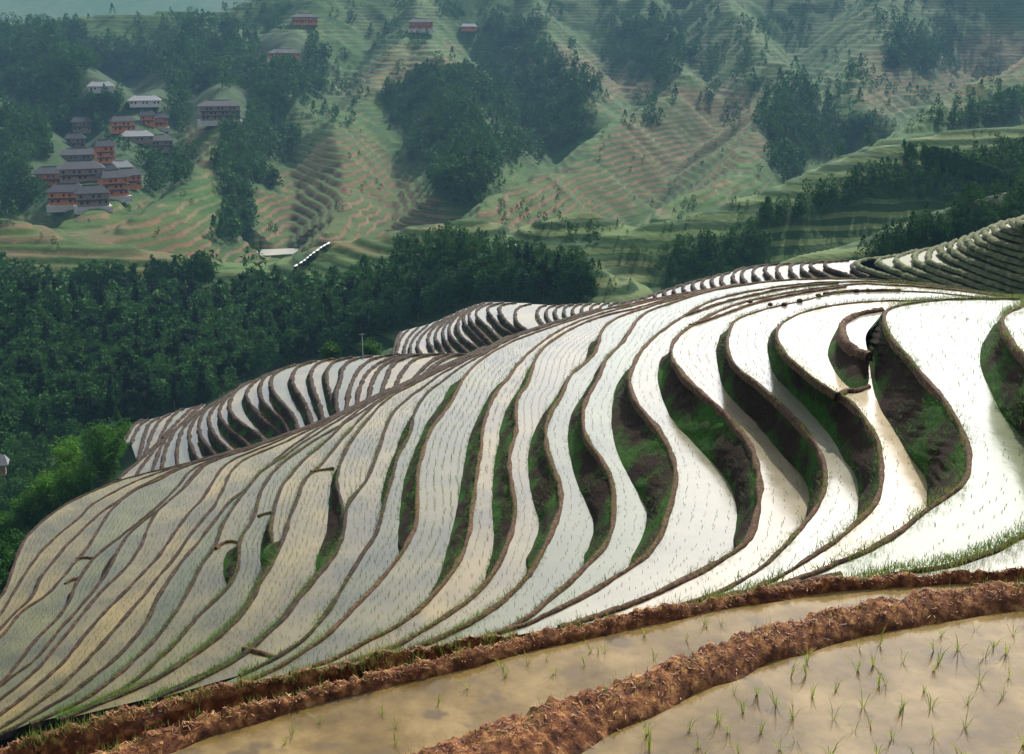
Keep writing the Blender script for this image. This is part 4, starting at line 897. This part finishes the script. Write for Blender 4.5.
# far forests: uncountable, one object
Vs, Ts = [], []
def scatter(n, poly_list, x0, x1, y0, y1, hmin, hmax, r, dens=None, rmin=200):
    c = 0; t = 0
    while c < n and t < n*12:
        t += 1
        px, py = r.uniform(x0, x1), r.uniform(y0, y1)
        if poly_list is not None and not any(inpoly(px, py, q) for q in poly_list): continue
        if dens is not None and mnoise.noise(Vector((px*0.03, py*0.045, 5))) < dens: continue
        h = hit(px, py, rmin)
        if h is None: continue
        if poly_list is None and dens is None and r.random() > forest_at(h)**1.5: continue
        if 222 < px < 335 and 243 < py < 272: continue
        if any(abs(px-q[0]) < q[2]*0.75+4 and -q[2]*0.9 < py-q[1] < 11 for q in HOUSES): continue
        add_far(h, r.uniform(hmin, hmax), r); c += 1
def add_far(p, h, r):
    h *= 0.55 if (math.hypot(p[0], p[1]) < 450 and p[0] > 25) else (1.3 if math.hypot(p[0], p[1]) > 900 else 1.0)
    near_ = math.hypot(p[0], p[1]) < 330; n = 230 if near_ else 75; global Vs, Ts
    w = h*r.uniform(0.24, 0.36); cone = r.random() < 0.4
    f = r.random(n); z = h*(0.18+0.82*f); rad = w*((1.05-f) if cone else np.sqrt(np.clip(1-(2*f-1)**2, 0.05, 1)))*r.uniform(0.6, 1.1, n); a = r.random(n)*6.28
    c = np.stack([np.cos(a)*rad, np.sin(a)*rad, z], 1)+p
    d1 = r.normal(size=(n, 3)); d1 /= np.linalg.norm(d1, axis=1, keepdims=True); d2 = np.cross(d1, r.normal(size=(n, 3))); d2 /= np.linalg.norm(d2, axis=1, keepdims=True)
    s = h*(0.06 if near_ else 0.105)*r.uniform(0.6, 1.3, (n, 1))
    Vs.append(np.stack([c-d1*s, c+d2*s*0.8, c+d1*s], 1).reshape(-1, 3)); 
fr_ = np.random.default_rng(99)
scatter(5200, None, -20, 1040, -5, 300, 6, 12, fr_, rmin=400)
scatter(350, None, -20, 1040, 0, 250, 2, 4.5, fr_, dens=0.05, rmin=430)
scatter(900, None, 560, 1040, 120, 300, 4.5, 9, fr_, rmin=215)
scatter(1300, [VALLEY], -20, 610, 240, 500, 6, 9.5, fr_, rmin=150)
scatter(120, [[(-25,525),(30,515),(12,570),(0,610),(-25,640)]], -25, 30, 515, 640, 1.5, 2.8, fr_, rmin=84)
scatter(260, [[(-20,440),(128,430),(118,480),(30,540),(-20,560)]], -20, 130, 430, 560, 3.5, 6, fr_, rmin=140)
scatter(900, None, -20, 1040, -5, 130, 4, 9, fr_, dens=0.0, rmin=430)
scatter(160, [[(395,250),(450,236),(520,256),(600,278),(600,290),(500,272),(400,264)]], 390, 600, 220, 295, 4, 6, fr_, rmin=280)
scatter(160, None, 500, 760, 200, 290, 1.5, 4, fr_, dens=0.02, rmin=280)
V = np.concatenate(Vs); T = np.arange(len(V)).reshape(-1, 3)
ff = tri_obj("distant_forest", V, T, M["leaf_far"]); tag(ff, "distant blue-green woods covering the gullies of the far mountainsides", "forest", None, "stuff")

# ------------------------------------------------------------------ houses
def box(x0, x1, y0, y1, z0, z1):
    V = [(x, y, z) for z in (z0, z1) for y in (y0, y1) for x in (x0, x1)]
    return V, [(0, 2, 3, 1), (4, 5, 7, 6), (0, 1, 5, 4), (2, 6, 7, 3), (0, 4, 6, 2), (1, 3, 7, 5)]
def hip_roof(w, d, z, h, over, inset):
    x, y = w/2+over, d/2+over; t = 0.18
    V = [(-x, -y, z), (x, -y, z), (x, y, z), (-x, y, z), (-x, -y, z+t), (x, -y, z+t), (x, y, z+t), (-x, y, z+t), (-x+inset, 0, z+h), (x-inset, 0, z+h)]
    return V, [(0, 3, 2, 1), (0, 1, 5, 4), (1, 2, 6, 5), (2, 3, 7, 6), (3, 0, 4, 7), (4, 5, 9, 8), (6, 7, 8, 9), (5, 6, 9), (7, 4, 8)]
def make_house(w, d, storeys, wall, roof, base, nwin):
    root = empty("timber_house"); hs = 2.7; top = storeys*hs
    V, T = join([box(-w/2, w/2, -d/2, d/2, -1.5, top)]+[box(-w/2-0.02+i*w/nwin, -w/2+0.16+i*w/nwin, -d/2-0.12, -d/2+0.02, -0.2, top-0.05) for i in range(nwin+1)])
    mesh_obj("wall", V, T, wall, root)
    rf = mesh_obj("roof", *hip_roof(w, d, top, 3.3, 1.2, w*0.24), roof, root)
    V, T = box(-w*0.28, w*0.28, -0.16, 0.16, top+3.2, top+3.55); mesh_obj("ridge", V, T, roof, rf)
    for s in range(1, storeys):
        V, T = join([([(-w/2-0.7, -d/2-1.1, s*hs-0.35), (w/2+0.7, -d/2-1.1, s*hs-0.35), (w/2+0.4, -d/2-0.125, s*hs+0.2), (-w/2-0.4, -d/2-0.125, s*hs+0.2),
                       (-w/2-0.7, -d/2-1.1, s*hs-0.47), (w/2+0.7, -d/2-1.1, s*hs-0.47), (w/2+0.4, -d/2-0.125, s*hs+0.05), (-w/2-0.4, -d/2-0.125, s*hs+0.05)],
                      [(0, 1, 2, 3), (4, 7, 6, 5), (0, 4, 5, 1), (1, 5, 6, 2), (0, 3, 7, 4)])]); mesh_obj("eave", V, T, roof, root)
    for s in range(storeys):
        for i in range(nwin):
            if (i+s) % 3 == 2: continue
            cx = -w/2+(i+0.55)*w/nwin; V, T = box(cx-0.5, cx+0.5, -d/2-0.05, -d/2+0.1, s*hs+0.8, s*hs+2.05); mesh_obj("window", V, T, M["dark"], root)
    if base:
        V, T = box(-w/2-1.2, w/2+1.2, -d/2-1.6, d/2+0.5, -3.2, -0.25); mesh_obj("retaining_wall", V, T, M["stone"], root)
    return root
for (px, py, wpx, st, wl, rf, bs, rz, lab) in HOUSES:
    h = hit(px, py, 380)
    if h is None: print("no ground for house", px, py); continue
    wm = wpx/F*math.hypot(h[0], h[1])*1.05
    o = make_house(wm, max(4.5, wm*0.62), st, M[wl], M[rf], bs, max(3, int(wm/2.2)))
    o.location = (h[0], h[1], h[2]+(0.9 if bs else 0.3)); o.rotation_euler = (0, 0, rz-math.atan2(h[0], h[1])); tag(o, lab, "house", None)
# pale shed roof at the left edge
w = PD(2, 462, 150); o = make_house(4.5, 3.5, 1, M["wood_pale"], M["tin"], 0, 3); o.scale = (0.4, 0.4, 0.36); o.name = "field_hut"
o.location = (w[0]-0.6, w[1], w[2]-1.2); o.rotation_euler = (0, 0, 0.3); tag(o, "pale-roofed field hut half cut off by the left edge, above the bamboo", "hut")

# ------------------------------------------------------------------ flooded fields far off: white pond and its staircase of tiny paddies, scattered pale fields
for poly, z, lab, grp in FIELDS:
    c = resample(smooth(poly+[poly[0]], 1), 1.0)[:-1]
    Q3 = level(c, z); n = len(Q3)
    bm = bmesh.new(); vs = [bm.verts.new(v) for v in Q3]; bm.faces.new(vs); bmesh.ops.triangulate(bm, faces=bm.faces)
    me = bpy.data.meshes.new("paddy_water"); bm.to_mesh(me); bm.free(); me.materials.append(M["water_far"])
    root = empty("rice_terrace"); tag(root, lab, "rice terrace", grp, "structure")
    w = bpy.data.objects.new("paddy_water", me); COL.objects.link(w); w.parent = root
    lo = Q3.copy(); lo[:, 2] -= 0.9; ctr = Q3.mean(0); lo[:, :2] += (Q3[:, :2]-ctr[:2])*0.10
    Vb = np.vstack([Q3+[0, 0, 0.05], lo]); mesh_obj("earth_bank", Vb, [(i, (i+1) % n, n+(i+1) % n, n+i) for i in range(n)], M["bank"], root)

# ------------------------------------------------------------------ rice seedlings
def tuft(r, blades, hmin, hmax, wd):
    V, T = [], []
    for _ in range(blades):
        a = r.random()*6.28; h = r.uniform(hmin, hmax); ln = r.uniform(0.3, 1.5)*h; d = np.array([math.cos(a), math.sin(a), 0]); s = np.array([-d[1], d[0], 0])*wd
        p0 = d*0.01; p1 = d*ln*0.35+[0, 0, h*0.6]; p2 = d*ln+[0, 0, h*r.uniform(0.55, 1.0)]; k = len(V)
        V += [p0-s, p0+s, p1+s, p1-s, p2]; T += [(k, k+1, k+2, k+3)]; T += [(k+3, k+2, k+4, k+4)]
    return V, [t if len(set(t)) == 4 else t[:3] for t in T]
seed_protos = []
for i in range(6):
    V, T = tuft(np.random.default_rng(500+i), 6+i % 3, 0.09, 0.19, 0.0035); o = mesh_obj("rice_seedling", V, T, M["seedling"]); seed_protos.append(o)
cnt = 0
def place_seedling(px, py, z, sc, lab, grp):
    global cnt
    w = P(px, py, z); pr = seed_protos[cnt % 6]
    o = pr if cnt < 6 else pr.copy()
    if cnt >= 6: COL.objects.link(o)
    o.location = (w[0], w[1], z); o.rotation_euler = (0, 0, random.uniform(0, 6.28)); o.scale = (sc,)*3; cnt += 1
    tag(o, lab, "rice seedling", grp)
P2poly = [(590,754),(665,720),(740,685),(800,663),(870,645),(930,635),(1040,615),(1040,770),(590,770)]
P1poly = [(190,752),(290,720),(420,687),(520,663),(600,645),(700,622),(800,606),(850,602),(790,612),(730,632),(680,650),(630,670),(540,698),(470,724),(410,750)]
def lattice(poly, z, dx, dy, ang, jit, sc, lab, grp, keep=1.0):
    ca, sa = math.cos(ang), math.sin(ang)
    for i in range(-60, 60):
        for j in range(-60, 60):
            x = i*dx*ca-j*dy*sa+random.gauss(0, jit); y = 14+i*dx*sa+j*dy*ca+random.gauss(0, jit)
            px, py = proj(np.array(x), np.array(y), np.array(z))
            if inpoly(float(px), float(py), poly) and random.random() < keep: place_seedling(float(px), float(py), z, sc*random.uniform(0.7, 1.25), lab, grp)
lattice(P2poly, Z2, 0.38, 0.34, 0.35, 0.07, 1.1, "yellow-green rice seedling standing in the nearest brown paddy at lower right", "seedlings in the nearest paddy", 0.9)
lattice(P1poly, Z1, 0.36, 0.40, 0.35, 0.10, 0.9, "small thin rice seedling in the narrow brown paddy between the two bunds", "seedlings in the narrow paddy", 0.7)
print("seedlings", cnt)
# rows of tiny seedlings on every white terrace: uncountable
SV = []
for kk, (z, A, Bp, T3) in enumerate(polys):
    poly = np.vstack([A, Bp[::-1]])
    W3 = resample(T3, 0.22); t = np.gradient(W3, axis=0); t /= np.maximum(np.linalg.norm(t, axis=1, keepdims=True), 1e-6)
    for _ in range(6): t[1:-1] = (t[:-2]+t[1:-1]*2+t[2:])/4
    nr_ = np.stack([t[:, 1], -t[:, 0], np.zeros(len(t))], 1)
    dens_ = rng.uniform(0.45, 1.0)
    for sgn in (-1, 1):
        for q in np.arange(0.45, 14, 0.42 if z > -23 else 0.30):
            pts_ = W3+nr_*q*sgn+rng.normal(0, 0.035, W3.shape); pts_[:, 2] = z
            px, py = proj(pts_[:, 0], pts_[:, 1], pts_[:, 2])
            ok = (rng.random(len(px)) < (0.35 if z > -12.5 else (0.6 if z > -15.5 else dens_))) & pip(px, py, poly) & (px > -30) & (px < 1060) & (py > 285)
            if ok.any(): SV.append(pts_[ok])
SV = np.vstack(SV); print("terrace seedlings", len(SV))
if len(SV) > 190000: SV = SV[rng.choice(len(SV), 190000, False)]
n = len(SV); nb = 4; a = rng.random((n, nb))*6.28; hh = rng.uniform(0.05, 0.105, (n, nb))*np.where(SV[:, 2] < -21, 2.1, 1.0)[:, None]; ln = hh*rng.uniform(0.2, 0.8, (n, nb))
d = np.stack([np.cos(a), np.sin(a), np.zeros_like(a)], -1); s = np.stack([-d[..., 1], d[..., 0], np.zeros_like(a)], -1)*0.007
base = SV[:, None, :]
tip = base+d*ln[..., None]; tip[..., 2] += hh
V = np.stack([base-s, base+s, tip], 2).reshape(-1, 3)
o = tri_obj("rice_seedlings", V, np.arange(len(V)).reshape(-1, 3), M["seedling_far"]); tag(o, "rows of tiny green rice seedlings dotting all the flooded terraces", "seedlings", None, "stuff")
# grass on bund crests and banks near the viewer
GV = []
def add_grass(p, h, w, k):
    for _ in range(k):
        a = rng.random()*6.28; d = np.array([math.cos(a), math.sin(a), 0]); s_ = np.array([-d[1], d[0], 0])*w; hh = h*rng.uniform(0.5, 1.2); q = p+rng.normal(0, 0.05, 3)*[1, 1, 0]
        GV.extend([q-s_, q+s_, q+d*hh*rng.uniform(0.1, 0.7)+[0, 0, hh]])
for Va, cnt_, jr in ((V1, 500, (7, 10)), (V2, 900, (4, 10)), (V3, 260, (6, 10))):
    for _ in range(cnt_):
        i = rng.integers(0, Va.shape[0]-1); j = rng.integers(*jr); f = rng.random()
        if mnoise.noise(Vector((i*0.05, j*0.3, Va[0, 0, 0]))) < -0.05: continue
        add_grass(Va[i, j]*(1-f)+Va[i+1, j]*f, 0.11, 0.003, 5)
for kk, (z, A, Bp, T3) in enumerate(polys[:20]):
    for _ in range(1100):
        i = rng.integers(0, len(T3)); p = T3[i]
        if p[1] > 85 or mnoise.noise(Vector((p[0]*0.3, p[1]*0.3, kk))) < -0.05: continue
        add_grass(p+rng.normal(0, 0.12, 3)*[1, 1, 0]+[0, 0, 0.1], 0.11, 0.006, 4)
GV = np.array(GV); BG = []
for kk, (T3, B3) in enumerate(BANKS[:18]):
    wd_ = np.linalg.norm(T3-B3, axis=1); ok = np.argwhere(T3[:, 1] < 80)[:, 0]
    if len(ok) < 5: continue
    pr_ = wd_[ok]**2; pr_ /= pr_.sum()
    for i in rng.choice(ok, 1300, p=pr_):
        v = rng.random()**2; v = v if rng.random() < 0.6 else 1-v; p = T3[i]*(1-v)+B3[i]*v; sd_ = T3[i]-B3[i]; out = np.array([-sd_[0], -sd_[1], 0]); out /= np.linalg.norm(out)+1e-9
        if mnoise.noise(Vector(p*0.45)+Vector((kk, 0, 0))) < -0.12: continue
        for _ in range(3):
            an = rng.normal(0, 0.9); d_ = np.array([out[0]*math.cos(an)-out[1]*math.sin(an), out[0]*math.sin(an)+out[1]*math.cos(an), 0]); L_ = rng.uniform(0.15, 0.42); s__ = np.array([-d_[1], d_[0], 0])*0.012
            q = p+rng.normal(0, 0.06, 3); BG.extend([q-s__, q+s__, q+d_*L_*0.7+[0, 0, L_*rng.uniform(-0.3, 0.7)]])
BG = np.array(BG)
o = tri_obj("bank_grass", BG, np.arange(len(BG)).reshape(-1, 3), M["bankgrass"]); tag(o, "dark green grass tufts growing on the steep terrace banks", "grass", None, "stuff")
o = tri_obj("grass", GV, np.arange(len(GV)).reshape(-1, 3), M["grass"]); tag(o, "short yellow-green grass tufts along the earth bunds", "grass", None, "stuff")
# small clods / stubble piles along bunds at the crest
for (px, py, z, lab) in [(750,303,-13.5,0),(770,306,-13.5,0),(784,305.5,-13.5,0),(800,302,-13.5,0),(818,296.5,-13.5,0),(828,294.5,-13.5,0),(857,292,-13.5,0),(868,291.5,-13.5,0)]:
    w = P(px, py, z); bm = bmesh.new(); bmesh.ops.create_icosphere(bm, subdivisions=3, radius=0.16)
    for v in bm.verts:
        v.co *= 1+0.35*mnoise.noise(v.co*3+Vector((px, 0, 0)))+0.15*mnoise.noise(v.co*9); v.co.z = v.co.z*0.6+0.08
    me = bpy.data.meshes.new("mud_heap"); bm.to_mesh(me); bm.free(); me.materials.append(M["bund"])
    for pl in me.polygons: pl.use_smooth = True
    o = bpy.data.objects.new("mud_heap", me); COL.objects.link(o); o.location = tuple(w); tag(o, "small brown mud heap on the bund near the hill crest", "mud heap", "mud heaps along the crest bund")

# ------------------------------------------------------------------ haze, sky, sun
SUN_AZ, SUN_EL = 21.0, 41.0        # degrees clockwise from the view direction, above the horizon
hb = bmesh.new(); bmesh.ops.create_cube(hb, size=1.0)
for v in hb.verts: v.co = Vector((v.co.x*10600, v.co.y*10600, -150 if v.co.z < 0 else 260))
me = bpy.data.meshes.new("haze"); hb.to_mesh(me); hb.free()
hz = bpy.data.objects.new("haze", me); COL.objects.link(hz); tag(hz, "thin blue-green haze filling the valley", "haze", None, "stuff")
hm = bpy.data.materials.new("haze_air"); hm.use_nodes = True; nt = hm.node_tree; nt.nodes.clear()
out = nt.nodes.new("ShaderNodeOutputMaterial"); pv = nt.nodes.new("ShaderNodeVolumePrincipled")
pv.inputs["Color"].default_value = (0.22, 0.42, 0.62, 1); pv.inputs["Density"].default_value = 0.00014; pv.inputs["Anisotropy"].default_value = 0.0
nt.links.new(pv.outputs[0], out.inputs["Volume"]); me.materials.append(hm)

wd = bpy.data.worlds.new("World"); scene.world = wd; wd.use_nodes = True
nt = wd.node_tree; nt.nodes.clear()
out = nt.nodes.new("ShaderNodeOutputWorld"); bg = nt.nodes.new("ShaderNodeBackground"); sky = nt.nodes.new("ShaderNodeTexSky")
sky.sky_type = 'NISHITA'; sky.sun_disc = False; sky.sun_elevation = math.radians(SUN_EL); sky.sun_rotation = math.radians(SUN_AZ)
sky.air_density = 1.0; sky.dust_density = 6.0; sky.ozone_density = 1.5; sky.altitude = 800
hsv = nt.nodes.new("ShaderNodeHueSaturation"); hsv.inputs["Saturation"].default_value = 0.34
nt.links.new(sky.outputs[0], hsv.inputs["Color"]); nt.links.new(hsv.outputs[0], bg.inputs[0]); bg.inputs[1].default_value = 0.15
nt.links.new(bg.outputs[0], out.inputs[0])
sl = bpy.data.lights.new("sun", 'SUN'); so = bpy.data.objects.new("sun", sl); COL.objects.link(so)
sl.energy = 4.2; sl.angle = math.radians(0.6); sl.color = (1.0, 0.93, 0.82)
a, e = math.radians(SUN_AZ), math.radians(SUN_EL)
sd = Vector((math.sin(a)*math.cos(e), math.cos(a)*math.cos(e), math.sin(e)))
so.rotation_euler = sd.to_track_quat('Z', 'Y').to_euler()

vs = scene.view_settings; vs.view_transform = 'Standard'; vs.look = 'None'; vs.exposure = 0.95; vs.gamma = 1.0; vs.use_curve_mapping = False
scene.render.engine = 'CYCLES'
scene.cycles.use_denoising = True
scene.cycles.max_bounces = 6; scene.cycles.diffuse_bounces = 2; scene.cycles.glossy_bounces = 3; scene.cycles.transmission_bounces = 2; scene.cycles.volume_bounces = 0; scene.cycles.transparent_max_bounces = 4
